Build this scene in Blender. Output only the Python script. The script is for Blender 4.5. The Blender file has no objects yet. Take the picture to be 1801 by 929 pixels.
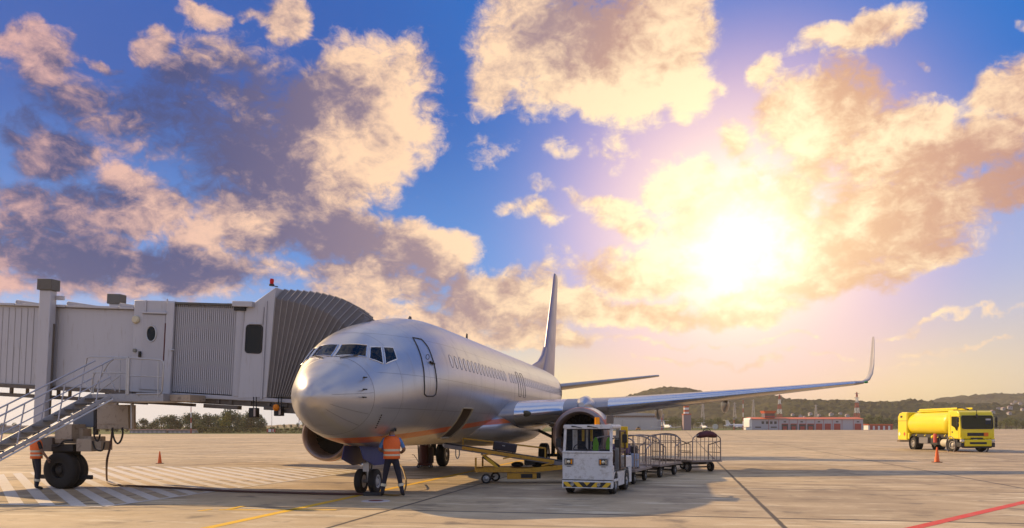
import bpy, bmesh, math, random
from math import sin, cos, pi, radians as R
from mathutils import Vector as V, Matrix as Mx
from mathutils.bvhtree import BVHTree
random.seed(7)
sc = bpy.context.scene
COL = sc.collection

# ------------------------------------------------------------------ camera
F = 1443.0; CX = 900.5; HY = 750.2; EYE = 1.88
cam = bpy.data.cameras.new('camera'); cam.sensor_width = 36; cam.lens = 36 * F / 1801
cam.shift_y = (HY - 464.5) / 1801; cam.clip_start = .1; cam.clip_end = 20000
co = bpy.data.objects.new('camera', cam); COL.objects.link(co)
co.location = (0, 0, EYE); co.rotation_euler = (pi / 2, 0, 0); sc.camera = co
sc.view_settings.view_transform = 'Standard'; sc.view_settings.look = 'None'
sc.view_settings.gamma = 1; sc.view_settings.exposure = 0.37
sc.view_settings.use_curve_mapping = False
sc.cycles.max_bounces = 6; sc.cycles.diffuse_bounces = 2; sc.cycles.glossy_bounces = 3
sc.cycles.transmission_bounces = 4; sc.cycles.volume_bounces = 0; sc.cycles.transparent_max_bounces = 8
sc.cycles.caustics_reflective = False; sc.cycles.caustics_refractive = False
sc.cycles.use_denoising = True

def W(px, py, Y):                        # a point of the place at distance Y
    return V(((px - CX) / F * Y, Y, EYE - (py - HY) / F * Y))
def G(px, py):                           # a point on the ground
    return W(px, py, EYE * F / (py - HY))
PSI = R(11.64)
MP = Mx.Translation((-4.043, 23.042, 0)) @ Mx.Rotation(-PSI, 4, 'Z')   # frame of the aircraft, nose wheels on the origin
MPI = MP.inverted()
def PL(px, py, v=0.0):                   # aircraft frame, on the upright plane y = v
    o = MPI @ V((0, 0, EYE)); d = MPI.to_3x3() @ V(((px - CX) / F, 1, -(py - HY) / F))
    k = (v - o.y) / d.y
    return o + d * k

# ------------------------------------------------------------------ materials
def nodes(m):
    m.use_nodes = True; t = m.node_tree; t.nodes.clear(); return t
class NT:                                 # terse node building
    def __init__(s, t): s.t = t
    def n(s, typ, ins=None, **kw):
        x = s.t.nodes.new(typ)
        for k, v in kw.items(): setattr(x, k, v)
        for k, v in (ins or {}).items():
            i = x.inputs[k]
            if isinstance(v, bpy.types.NodeSocket): s.t.links.new(v, i)
            else: i.default_value = v
        return x
    def m(s, op, a, b=None, c=None, clamp=False):
        x = s.t.nodes.new('ShaderNodeMath'); x.operation = op; x.use_clamp = clamp
        for i, v in enumerate((a, b, c)):
            if v is None: continue
            if isinstance(v, bpy.types.NodeSocket): s.t.links.new(v, x.inputs[i])
            else: x.inputs[i].default_value = v
        return x.outputs[0]
    def vm(s, op, a, b=None):
        x = s.t.nodes.new('ShaderNodeVectorMath'); x.operation = op
        for i, v in enumerate((a, b)):
            if v is None: continue
            if isinstance(v, bpy.types.NodeSocket): s.t.links.new(v, x.inputs[i])
            else: x.inputs[i].default_value = v
        return x
    def mix(s, f, a, b, blend='MIX'):
        x = s.t.nodes.new('ShaderNodeMix'); x.data_type = 'RGBA'; x.blend_type = blend
        for i, v in ((0, f), (6, a), (7, b)):
            if isinstance(v, bpy.types.NodeSocket): s.t.links.new(v, x.inputs[i])
            else:
                if i and len(v) == 3: v = (*v, 1)
                x.inputs[i].default_value = v
        return x.outputs[2]
    def ss(s, v, a, b, lo=0., hi=1.):     # smooth step
        x = s.t.nodes.new('ShaderNodeMapRange'); x.interpolation_type = 'SMOOTHSTEP'
        s.t.links.new(v, x.inputs[0])
        for i, q in ((1, a), (2, b), (3, lo), (4, hi)): x.inputs[i].default_value = q
        return x.outputs[0]
    def noise(s, vec, scale, detail=4, rough=.55, dist=0., dim='3D'):
        x = s.n('ShaderNodeTexNoise', {'Scale': scale, 'Detail': detail, 'Roughness': rough, 'Distortion': dist}, noise_dimensions=dim)
        s.t.links.new(vec, x.inputs['Vector']); return x
def mat(name, col, rough=.55, metal=0., var=.12, vs=3., bump=0., bs=30., spots=0., spotcol=(.08, .06, .05), coat=0., spec=.5, streak=False):
    m = bpy.data.materials.new(name); b = NT(nodes(m))
    tc = b.n('ShaderNodeTexCoord').outputs['Object']
    if streak:
        mp = b.n('ShaderNodeMapping', {'Vector': tc, 'Scale': (3, 3, .35)}); vec = mp.outputs[0]
    else: vec = tc
    nz = b.noise(vec, vs, 5, .6).outputs[0]
    f = b.m('MULTIPLY_ADD', nz, 2 * var, 1 - var)
    c = b.vm('SCALE', (*col[:3],)); b.t.links.new(f, c.inputs['Scale']); c = c.outputs[0]
    if spots:
        n2 = b.noise(vec, vs * 2.3, 6, .7).outputs[0]
        c = b.mix(b.ss(n2, .62 - spots * .25, .72, 0, .7), c, spotcol)
    rg = b.m('MULTIPLY_ADD', nz, .25, rough - .125, clamp=True)
    p = b.n('ShaderNodeBsdfPrincipled', {'Base Color': c, 'Roughness': rg, 'Metallic': metal, 'Coat Weight': coat, 'Specular IOR Level': spec})
    if bump:
        bz = b.noise(vec, bs, 4, .6).outputs[0]
        bp = b.n('ShaderNodeBump', {'Height': bz, 'Strength': bump, 'Distance': .02})
        b.t.links.new(bp.outputs[0], p.inputs['Normal'])
    o = b.n('ShaderNodeOutputMaterial'); b.t.links.new(p.outputs[0], o.inputs[0])
    return m
def glow_mat(name, col, strength):
    m = bpy.data.materials.new(name); b = NT(nodes(m))
    p = b.n('ShaderNodeBsdfPrincipled', {'Base Color': (*col, 1), 'Roughness': .3, 'Emission Color': (*col, 1), 'Emission Strength': strength})
    o = b.n('ShaderNodeOutputMaterial'); b.t.links.new(p.outputs[0], o.inputs[0]); return m
def glass_mat(name, tint=(.03, .035, .04), rough=.05, alpha=1., trans=0.):
    m = bpy.data.materials.new(name); b = NT(nodes(m))
    p = b.n('ShaderNodeBsdfPrincipled', {'Base Color': (*tint, 1), 'Roughness': rough, 'Specular IOR Level': .22})
    o = b.n('ShaderNodeOutputMaterial')
    if alpha < 1:
        tr = b.n('ShaderNodeBsdfTransparent', {'Color': (.85, .87, .88, 1)})
        mx = b.n('ShaderNodeMixShader', {0: alpha}); b.t.links.new(tr.outputs[0], mx.inputs[1]); b.t.links.new(p.outputs[0], mx.inputs[2])
        b.t.links.new(mx.outputs[0], o.inputs[0])
    else: b.t.links.new(p.outputs[0], o.inputs[0])
    return m

# ------------------------------------------------------------------ mesh building
class MB:
    def __init__(s, m=None): s.v = []; s.f = []; s.mi = []; s.m = m; s.k = 0
    def pts(s, ps):
        b = len(s.v)
        for p in ps:
            p = V(p); s.v.append(s.m @ p if s.m is not None else p)
        return b
    def face(s, idx): s.f.append(tuple(idx)); s.mi.append(s.k)
    def box(s, x0, x1, y0, y1, z0, z1):
        b = s.pts([(x, y, z) for z in (z0, z1) for y in (y0, y1) for x in (x0, x1)])
        for q in ((0, 2, 3, 1), (4, 5, 7, 6), (0, 1, 5, 4), (2, 6, 7, 3), (0, 4, 6, 2), (1, 3, 7, 5)): s.face([b + i for i in q])
        return s
    def beam(s, p0, p1, w, h, up=(0, 0, 1)):
        p0, p1 = V(p0), V(p1); d = (p1 - p0).normalized(); up = V(up)
        if abs(d.dot(up)) > .98: up = V((1, 0, 0))
        sx = d.cross(up).normalized(); uz = sx.cross(d)
        b = s.pts([p + sx * (a * w / 2) + uz * (c * h / 2) for p in (p0, p1) for a, c in ((-1, -1), (1, -1), (1, 1), (-1, 1))])
        for q in ((3, 2, 1, 0), (4, 5, 6, 7), (0, 1, 5, 4), (1, 2, 6, 5), (2, 3, 7, 6), (3, 0, 4, 7)): s.face([b + i for i in q])
        return s
    def loft(s, rings, caps=(True, True), closed=True):
        n = len(rings[0]); b0 = None
        base = [s.pts(r) for r in rings]
        for a, c in zip(base, base[1:]):
            for i in range(n if closed else n - 1):
                j = (i + 1) % n; s.face((a + i, a + j, c + j, c + i))
        if closed and caps[0]: s.face([base[0] + i for i in range(n)][::-1])
        if closed and caps[1]: s.face([base[-1] + i for i in range(n)])
        return s
    def tube(s, pts, r, n=8, closed=False, caps=True):
        P = [V(p) for p in pts]; rs = r if isinstance(r, (list, tuple)) else [r] * len(P)
        N = len(P); T = []
        for i in range(N):
            a = P[i - 1] if i or closed else P[0]; c = P[(i + 1) % N] if i < N - 1 or closed else P[-1]
            T.append((c - a).normalized())
        u = T[0].orthogonal().normalized(); rings = []
        for i in range(N):
            u = (u - T[i] * u.dot(T[i]))
            u = u.normalized() if u.length > 1e-6 else T[i].orthogonal().normalized()
            w = T[i].cross(u)
            rings.append([P[i] + (u * cos(2 * pi * k / n) + w * sin(2 * pi * k / n)) * rs[i] for k in range(n)])
        if closed: rings.append(rings[0])
        return s.loft(rings, (caps and not closed,) * 2)
    def cyl(s, p0, p1, r0, r1=None, n=16): return s.tube([p0, p1], [r0, r0 if r1 is None else r1], n)
    def lathe(s, prof, o, axis, n=32, caps=(True, True), closed=False):   # prof: (radius, distance along axis)
        o = V(o); ax = V(axis).normalized(); u = ax.orthogonal().normalized(); w = ax.cross(u)
        rings = [[o + ax * h + (u * cos(2 * pi * k / n) + w * sin(2 * pi * k / n)) * max(r, 1e-4) for k in range(n)] for r, h in prof]
        if closed: rings.append(rings[0]); caps = (False, False)
        return s.loft(rings, caps)
    def prism(s, poly, vec):
        vec = V(vec); a = [V(p) for p in poly]; return s.loft([a, [p + vec for p in a]])
    def sphere(s, c, r, n=12, k=8, sq=(1, 1, 1)):
        c = V(c); rings = [[c + V((cos(2 * pi * i / n) * sin(pi * j / k) * r * sq[0], sin(2 * pi * i / n) * sin(pi * j / k) * r * sq[1], -cos(pi * j / k) * r * sq[2])) for i in range(n)] for j in range(k + 1)]
        rings[0] = [p + V((0, 0, 0)) for p in rings[0]]
        return s.loft(rings, (False, False))
    def quad(s, a, b, c, d): i = s.pts([a, b, c, d]); s.face((i, i + 1, i + 2, i + 3)); return s
    def poly(s, ps): i = s.pts(ps); s.face(range(i, i + len(ps))); return s
    def build(s, name, mats, parent=None, smooth=35, bevel=0, off=None, label=None, seg=2):
        me = bpy.data.meshes.new(name)
        vs = s.v if off is None else [p - V(off) for p in s.v]
        me.from_pydata([tuple(p) for p in vs], [], s.f)
        if not isinstance(mats, (list, tuple)): mats = [mats]
        for m in mats: me.materials.append(m)
        if len(mats) > 1: me.polygons.foreach_set('material_index', s.mi)
        bm = bmesh.new(); bm.from_mesh(me)
        bmesh.ops.remove_doubles(bm, verts=bm.verts, dist=1e-5)
        bmesh.ops.recalc_face_normals(bm, faces=bm.faces); bm.to_mesh(me); bm.free()
        if smooth: me.shade_smooth(); me.set_sharp_from_angle(angle=R(smooth))
        me.update()
        o = bpy.data.objects.new(name, me); COL.objects.link(o)
        if parent is not None: o.parent = parent
        if label: o['label'] = label
        if bevel:
            bv = o.modifiers.new('bevel', 'BEVEL'); bv.width = bevel; bv.segments = seg; bv.limit_method = 'ANGLE'; bv.angle_limit = R(40)
            if smooth: bv.harden_normals = False
        return o
def tag(o, label=None, cat=None, group=None, kind=None):
    for k, v in (('label', label), ('category', cat), ('group', group), ('kind', kind)):
        if v: o[k] = v
    return o
def thing(name, label, cat, loc=(0, 0, 0), rz=0., group=None):
    o = bpy.data.objects.new(name, None); COL.objects.link(o); o.empty_display_size = .3
    o.location = loc; o.rotation_euler = (0, 0, rz)
    return tag(o, label, cat, group)
def kids(o): return [c for c in bpy.data.objects if c.parent == o]
def dup(o, loc=None, rz=None, label=None, parent=None):
    c = o.copy(); COL.objects.link(c)
    if parent is not None: c.parent = parent
    if loc is not None: c.location = loc
    if rz is not None: c.rotation_euler = (0, 0, rz)
    if label: c['label'] = label
    for ch in kids(o): dup(ch, parent=c)
    return c
def arc(c, r, a0, a1, n, u, w):
    c, u, w = V(c), V(u), V(w)
    return [c + u * (r * cos(a0 + (a1 - a0) * i / n)) + w * (r * sin(a0 + (a1 - a0) * i / n)) for i in range(n + 1)]
def rrect(x0, x1, z0, z1, r, n=5):       # rounded rectangle in 2D
    out = []
    for cx, cz, a in ((x1 - r, z1 - r, 0), (x0 + r, z1 - r, pi / 2), (x0 + r, z0 + r, pi), (x1 - r, z0 + r, 3 * pi / 2)):
        out += [(cx + r * cos(a + i * pi / 2 / n), cz + r * sin(a + i * pi / 2 / n)) for i in range(n + 1)]
    return out
def smoothpath(pts, k=6):                # Catmull-Rom
    P = [V(p) for p in pts]; out = []
    for i in range(len(P) - 1):
        a, b, c, d = P[max(i - 1, 0)], P[i], P[i + 1], P[min(i + 2, len(P) - 1)]
        for j in range(k):
            t = j / k; out.append(.5 * ((2 * b) + (c - a) * t + (2 * a - 5 * b + 4 * c - d) * t * t + (3 * b - a - 3 * c + d) * t ** 3))
    return out + [P[-1]]
def wheel(parent, c, axis, r, w, rim_r, tyre, rim, name='wheel', holes=8, hubcol=None, deep=.25, off=None, n=32):
    # tyre as the part, the rim as its sub-part; axis points outwards
    c = V(c); ax = V(axis).normalized(); h = w / 2
    t = MB().lathe([(rim_r, -h * .9), (rim_r * 1.08, -h), (r * .86, -h), (r * .97, -h * .78), (r, -h * .5), (r, -h * .2), (r * .985, -h * .17), (r * .985, -h * .1), (r, -h * .07), (r, h * .07),
                    (r * .985, h * .1), (r * .985, h * .17), (r, h * .2), (r, h * .5), (r * .97, h * .78), (r * .86, h), (rim_r * 1.08, h), (rim_r, h * .9)], c, ax, n, (False, False)).build(name, tyre, parent, 40, off=off)
    d = w * deep
    b = MB().lathe([(rim_r * .02, -h * .8), (rim_r, -h * .85), (rim_r * 1.05, h * .93), (rim_r * .9, h * .95), (rim_r * .82, h - d), (rim_r * .45, h - d * .7), (rim_r * .4, h - d * .2), (rim_r * .3, h * .95), (.001, h * .97)], c, ax, n, (True, False))
    u = ax.orthogonal().normalized(); q = ax.cross(u)
    b.k = 1
    for i in range(holes):
        a = 2 * pi * i / holes; p = c + (u * cos(a) + q * sin(a)) * rim_r * .64 + ax * (h - d * .82)
        b.cyl(p - ax * .01, p + ax * .012, rim_r * .1, n=8)
    b.build('rim', [rim, tyre], t, 35, off=off)
    return t
# ------------------------------------------------------------------ sun and sky
SUNV = V((-1.5, 1.05, 1.0)).normalized()              # towards the sun
sl = bpy.data.lights.new('sun', 'SUN'); sl.energy = 4.6; sl.angle = R(.6); sl.color = (1, .70, .36)
so = bpy.data.objects.new('sun', sl); COL.objects.link(so)
so.rotation_euler = SUNV.to_track_quat('Z', 'Y').to_euler(); so.location = SUNV * 60
wd = bpy.data.worlds.new('World'); sc.world = wd; wd.use_nodes = True
wd.node_tree.nodes.clear(); b = NT(wd.node_tree)
D = b.vm('NORMALIZE', b.n('ShaderNodeTexCoord').outputs['Generated']).outputs[0]
sx = b.n('ShaderNodeSeparateXYZ', {0: D})
X_, Y_, Z_ = sx.outputs
az = b.m('ARCTAN2', X_, Y_); el = b.m('ARCSINE', Z_)
DEG = 180 / pi
azd = b.m('MULTIPLY', az, DEG); eld = b.m('MULTIPLY', el, DEG)
P0 = b.n('ShaderNodeCombineXYZ', {0: azd, 1: eld}).outputs[0]
def AE(px, py):                                        # direction of a cloud in degrees
    x, z = (px - CX) / F, (HY - py) / F
    return math.degrees(math.atan2(x, 1)), math.degrees(math.atan2(z, math.hypot(x, 1)))
# domain warp gives the clouds their ragged outline
wn = b.noise(D, 5.5, 3, .55).outputs['Color']
w1 = b.vm('SCALE', b.vm('SUBTRACT', wn, (.5, .5, .5)).outputs[0]); w1.inputs['Scale'].default_value = 7.0
wn2 = b.noise(D, 26, 4, .6).outputs['Color']
w2 = b.vm('SCALE', b.vm('SUBTRACT', wn2, (.5, .5, .5)).outputs[0]); w2.inputs['Scale'].default_value = 2.2
P1 = b.vm('ADD', b.vm('ADD', P0, w1.outputs[0]).outputs[0], w2.outputs[0]).outputs[0]
def field(blobs, pos, start=-1.):         # one long chain, so that few values are alive at a time
    acc = start; xy = b.n('ShaderNodeSeparateXYZ', {0: pos}).outputs
    for px, py, rx, ry, rot, wt in blobs:
        a, e = AE(px, py); k = DEG / F * cos(R(a)); cr, sr = cos(R(rot)), sin(R(rot)); rx, ry = rx * k, ry * k
        ch = b.n('ShaderNodeCombineXYZ', {0: xy[0], 1: xy[1], 2: acc}).outputs[0]
        A, B = (cr / rx, sr / rx, 0), (-sr / ry, cr / ry, 0)
        u = b.m('ADD', b.vm('DOT_PRODUCT', ch, A).outputs['Value'], -(A[0] * a + A[1] * e))
        v = b.m('ADD', b.vm('DOT_PRODUCT', ch, B).outputs['Value'], -(B[0] * a + B[1] * e))
        l2 = b.m('MULTIPLY_ADD', v, v, b.m('MULTIPLY', u, u))
        acc = b.m('SMOOTH_MAX', acc, b.m('MULTIPLY_ADD', l2, -wt, wt), .25)
    return acc
# px, py, half-axes in photo pixels, tilt, weight
CLOUDS = [
 (45, 85, 100, 60, 25, .8), (180, 88, 30, 15, 0, .6), (255, 70, 36, 32, 0, .7), (355, 38, 46, 30, 15, .75), (480, 20, 55, 45, -30, .8), (430, 25, 30, 18, 0, .5), (320, 0, 30, 14, 0, .5),
 (80, 270, 80, 52, 25, .8), (20, 230, 40, 40, 0, .6), (200, 360, 150, 80, 0, .9), (60, 370, 110, 50, 0, .8), (330, 420, 80, 45, 20, .8), (100, 450, 200, 60, 0, .8), (270, 480, 260, 60, 0, .85), (40, 500, 110, 40, 0, .7),
 (330, 140, 210, 60, 15, .42), (150, 190, 170, 70, -10, .42), (430, 260, 170, 120, 0, .62),
 (640, 200, 150, 140, 15, 1.), (700, 120, 60, 66, 40, .8), (560, 320, 160, 110, 0, 1.), (740, 230, 60, 55, 0, .7), (500, 390, 180, 70, 0, .9), (650, 300, 70, 90, 0, .9),
 (1000, 90, 200, 120, 5, 1.), (1160, 60, 130, 110, 20, 1.), (870, 150, 75, 60, 20, .8), (1200, 140, 80, 60, 0, .8), (1080, 160, 110, 55, 0, .85), (920, 20, 80, 60, 0, .7),
 (845, 272, 60, 36, 10, .42), (1060, 255, 40, 40, 30, .33), (985, 270, 26, 16, 0, .26), (935, 345, 30, 20, 0, .28),
 (720, 450, 110, 70, -5, .9), (650, 510, 160, 50, 0, .8), (850, 520, 110, 60, 0, .9), (790, 560, 160, 40, 0, .8), (930, 400, 55, 34, 0, .65), (880, 385, 30, 30, 0, .5), (950, 520, 60, 60, 0, .7),
 (1180, 300, 80, 50, 0, .8), (1080, 370, 110, 40, 0, .8), (1300, 380, 160, 100, 0, 1.), (1100, 480, 160, 60, 0, .9), (1130, 560, 200, 36, 0, .9), (1300, 540, 140, 40, 0, .8), (1290, 250, 40, 50, 30, .5),
 (1500, 65, 100, 36, 10, .85), (1360, 130, 36, 36, 0, .6), (1440, 100, 40, 20, 0, .5), (1450, 230, 120, 90, 0, .95), (1500, 150, 60, 50, -60, .75), (1600, 260, 180, 90, -10, 1.), (1760, 150, 80, 52, 15, .9), (1720, 260, 150, 90, 0, 1.),
 (1560, 380, 220, 90, 0, 1.), (1780, 330, 130, 60, 20, .9), (1430, 470, 170, 60, 0, .9), (1620, 460, 160, 40, 10, .8), (1785, 40, 26, 16, 0, .5), (1610, 105, 14, 14, 0, .35),
 (820, 590, 180, 36, 0, .75), (980, 610, 140, 18, 0, .6), (620, 560, 120, 50, 0, .8), (560, 240, 110, 120, 0, 1.), (250, 250, 160, 70, 0, .42), (600, 420, 140, 70, 0, .9), (380, 480, 160, 60, 0, .85), (1380, 300, 60, 60, 0, .7), (1010, 540, 120, 40, 0, .8),
 (1700, 600, 90, 8, 0, .38), (1500, 625, 170, 9, 0, .36), (1250, 645, 140, 10, 0, .42), (1380, 595, 100, 7, 0, .35), (1650, 560, 160, 7, 4, .3), (1180, 610, 200, 8, 0, .34), (900, 610, 120, 14, 0, .5),
]
SHADE = [
 (300, 200, 260, 90, 10, 1.), (430, 290, 150, 90, 0, 1.1), (80, 180, 150, 50, 0, .9), (100, 420, 150, 30, 0, .7), (300, 470, 220, 40, 0, .8), (560, 440, 150, 50, 0, .8), (520, 200, 70, 80, 20, .5), (90, 100, 60, 40, 20, .35),
 (1030, 50, 150, 60, 0, .6), (1130, 90, 60, 40, 0, .6), (930, 60, 70, 40, 0, .6), (800, 520, 90, 50, 0, .8), (720, 480, 80, 45, 0, .6), (930, 560, 90, 30, 0, .7),
 (1500, 170, 60, 60, 0, .7), (1430, 330, 90, 60, 20, .6), (1650, 290, 120, 40, -10, .75), (1600, 420, 190, 60, 10, 1.), (1780, 310, 90, 50, 0, .8), (1460, 500, 150, 40, 0, .8), (1080, 550, 120, 25, 0, .8), (1250, 560, 100, 20, 0, .6), (1750, 400, 80, 30, 0, .6),
]
GS = AE(1302, 432)                                     # bright opening in the clouds
gv = V((sin(R(GS[0])) * cos(R(GS[1])), cos(R(GS[0])) * cos(R(GS[1])), sin(R(GS[1]))))
Fd = field(CLOUDS, P1)
Sd = field(SHADE, P1)
# the same clouds a few degrees nearer to the bright opening: what stands in the light's way
tg = b.vm('NORMALIZE', b.vm('SUBTRACT', (GS[0], GS[1] + 1., 0), P0).outputs[0]).outputs[0]
tgs = b.vm('SCALE', tg); tgs.inputs['Scale'].default_value = 3.4
F2 = field([c for c in CLOUDS if c[2] * c[3] > 2200], b.vm('ADD', P1, tgs.outputs[0]).outputs[0])
# world behind and above the picture: plain broken cloud from noise alone
front = b.ss(b.m('ABSOLUTE', azd), 34., 44., 1., 0.)
front = b.m('MULTIPLY', front, b.ss(eld, 28., 34., 1., 0.)); back = b.m('SUBTRACT', 1., front)
bigc = b.m('MULTIPLY_ADD', b.noise(D, 2.4, 3, .55).outputs[0], 4.0, -1.65)
Fd = b.m('ADD', b.m('MULTIPLY', Fd, front), b.m('MULTIPLY', bigc, back))
fb = b.n('ShaderNodeVectorMath', {0: D, 1: (1, 1, 1.45)}, operation='MULTIPLY').outputs[0]
n1 = b.noise(fb, 9.5, 9, .64, .3).outputs[0]
nf = b.noise(fb, 42, 5, .65, .6).outputs[0]
sh = b.vm('ADD', fb, tuple(gv * .045 + V((0, 0, .02)))).outputs[0]
n2 = b.noise(sh, 9.5, 5, .6, .3).outputs[0]
sh2 = b.vm('ADD', fb, tuple(gv * .012 + V((0, 0, .006)))).outputs[0]
nf2 = b.noise(sh2, 42, 4, .65, .6).outputs[0]
dens = b.m('ADD', Fd, b.m('MULTIPLY_ADD', n1, 1.75, -.93)); dens = b.m('ADD', dens, b.m('MULTIPLY_ADD', nf, .95, -.475))
cover = b.ss(dens, .0, .60)
thick = b.ss(dens, .1, 1.1)
# angle to the bright opening
g = b.m('MULTIPLY', b.m('ARCCOSINE', b.vm('DOT_PRODUCT', D, tuple(gv)).outputs['Value']), DEG)
def fall(s, p=1.):
    q = b.m('DIVIDE', g, s)
    if p != 1: q = b.m('POWER', q, p)
    return b.m('EXPONENT', b.m('MULTIPLY', q, -1.))
near = fall(11., 1.6); mid = fall(13.5, 2.4); nearS = fall(9., 2.4); midS = fall(11.5, 3.)
# clear sky: the sky texture graded towards the photograph's evening colours
sky = b.n('ShaderNodeTexSky', sky_type='NISHITA', sun_disc=False, sun_elevation=math.asin(SUNV.z), sun_rotation=math.atan2(SUNV.x, SUNV.y), air_density=1.3, dust_density=1.6, ozone_density=2.5)
e1 = b.ss(eld, 1., 11.); e2 = b.ss(eld, 8., 22.)
rt = b.ss(azd, -16., 8.); fr = b.ss(azd, 22., 36.)
hor = b.mix(rt, (6.3, 7.2, 8.0), (11.0, 8.5, 3.5)); hor = b.mix(fr, hor, (8.2, 6.6, 4.6))
midc = b.mix(rt, (.8, 2.8, 7.0), (.85, 3.1, 7.4)); midc = b.mix(fr, midc, (4.2, 4.8, 7.0))
topc = b.mix(rt, (.005, .92, 4.1), (.005, 1.5, 5.5))
grad = b.mix(e2, b.mix(e1, hor, midc), topc)
clear = b.mix(.01, grad, sky.outputs[0])
clear = b.mix(b.m('MULTIPLY', midS, .85), clear, (9.4, 4.5, 6.8))
clear = b.mix(b.m('MULTIPLY', nearS, .85), clear, (10.5, 8.4, 5.6))
# clouds
farL = b.ss(azd, -33., -8.); farS = b.ss(azd, -25., -3.)
lit = b.m('MULTIPLY_ADD', b.m('SUBTRACT', n1, n2), 3.0, .47)
lit = b.m('ADD', lit, b.m('MULTIPLY', b.m('SUBTRACT', nf, nf2), 1.25))
lit = b.m('ADD', lit, b.m('MULTIPLY', b.m('MULTIPLY', b.m('MAXIMUM', b.m('SUBTRACT', Fd, F2), -.6), front), .42))
lit = b.m('SUBTRACT', lit, b.m('MULTIPLY', thick, .16))
Sd2 = b.m('MULTIPLY', b.ss(Sd, -.5, .9), front)
lit = b.m('SUBTRACT', lit, b.m('MULTIPLY', Sd2, b.m('MULTIPLY_ADD', farS, -.22, .80)))
lit = b.ss(b.m('ADD', lit, b.m('MULTIPLY_ADD', b.noise(fb, 5., 6, .62, .5).outputs[0], 1.1, -.55)), -.36, 1.0)
lc = b.mix(farL, (6.6, 3.9, 3.6), (10.0, 6.7, 4.3)); lc = b.mix(back, lc, (8.3, 8.1, 8.7))
scol = b.mix(farS, (.12, .48, 1.9), (2.7, 2.0, 2.6)); scol = b.mix(b.ss(azd, 2., 14.), scol, (4.4, 2.3, 2.1)); scol = b.mix(back, scol, (3.0, 3.5, 5.0))
lc = b.mix(near, lc, (12.5, 11.0, 6.6)); lc = b.mix(b.m('MULTIPLY', mid, .4), lc, (11.2, 8.6, 4.8))
scol = b.mix(mid, scol, (5.8, 2.5, 1.75)); scol = b.mix(b.m('MULTIPLY', near, .85), scol, (10.0, 6.6, 2.9))
cl = b.mix(lit, scol, lc)
full = b.mix(b.m('MULTIPLY', cover, .96), clear, cl)
lowband = b.ss(eld, .5, 6.0)
full = b.mix(b.m('MULTIPLY', b.m('SUBTRACT', 1., lowband), .7), full, clear)
core = b.m('ADD', b.m('MULTIPLY', fall(3.4, 2.), 7.), b.m('MULTIPLY', fall(6.5, 1.2), 3.6))
cc = b.vm('SCALE', (1., .93, .74)); b.t.links.new(core, cc.inputs['Scale'])
full = b.mix(1., full, cc.outputs[0], 'ADD')
below = b.ss(eld, -2., 0.)
full = b.mix(below, (3., 2.4, 2.), full)
bg = b.n('ShaderNodeBackground', {'Color': full, 'Strength': .085})
b.t.links.new(bg.outputs[0], b.n('ShaderNodeOutputWorld').inputs[0])
wd.cycles.sampling_method = 'MANUAL'; wd.cycles.sample_map_resolution = 512
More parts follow.
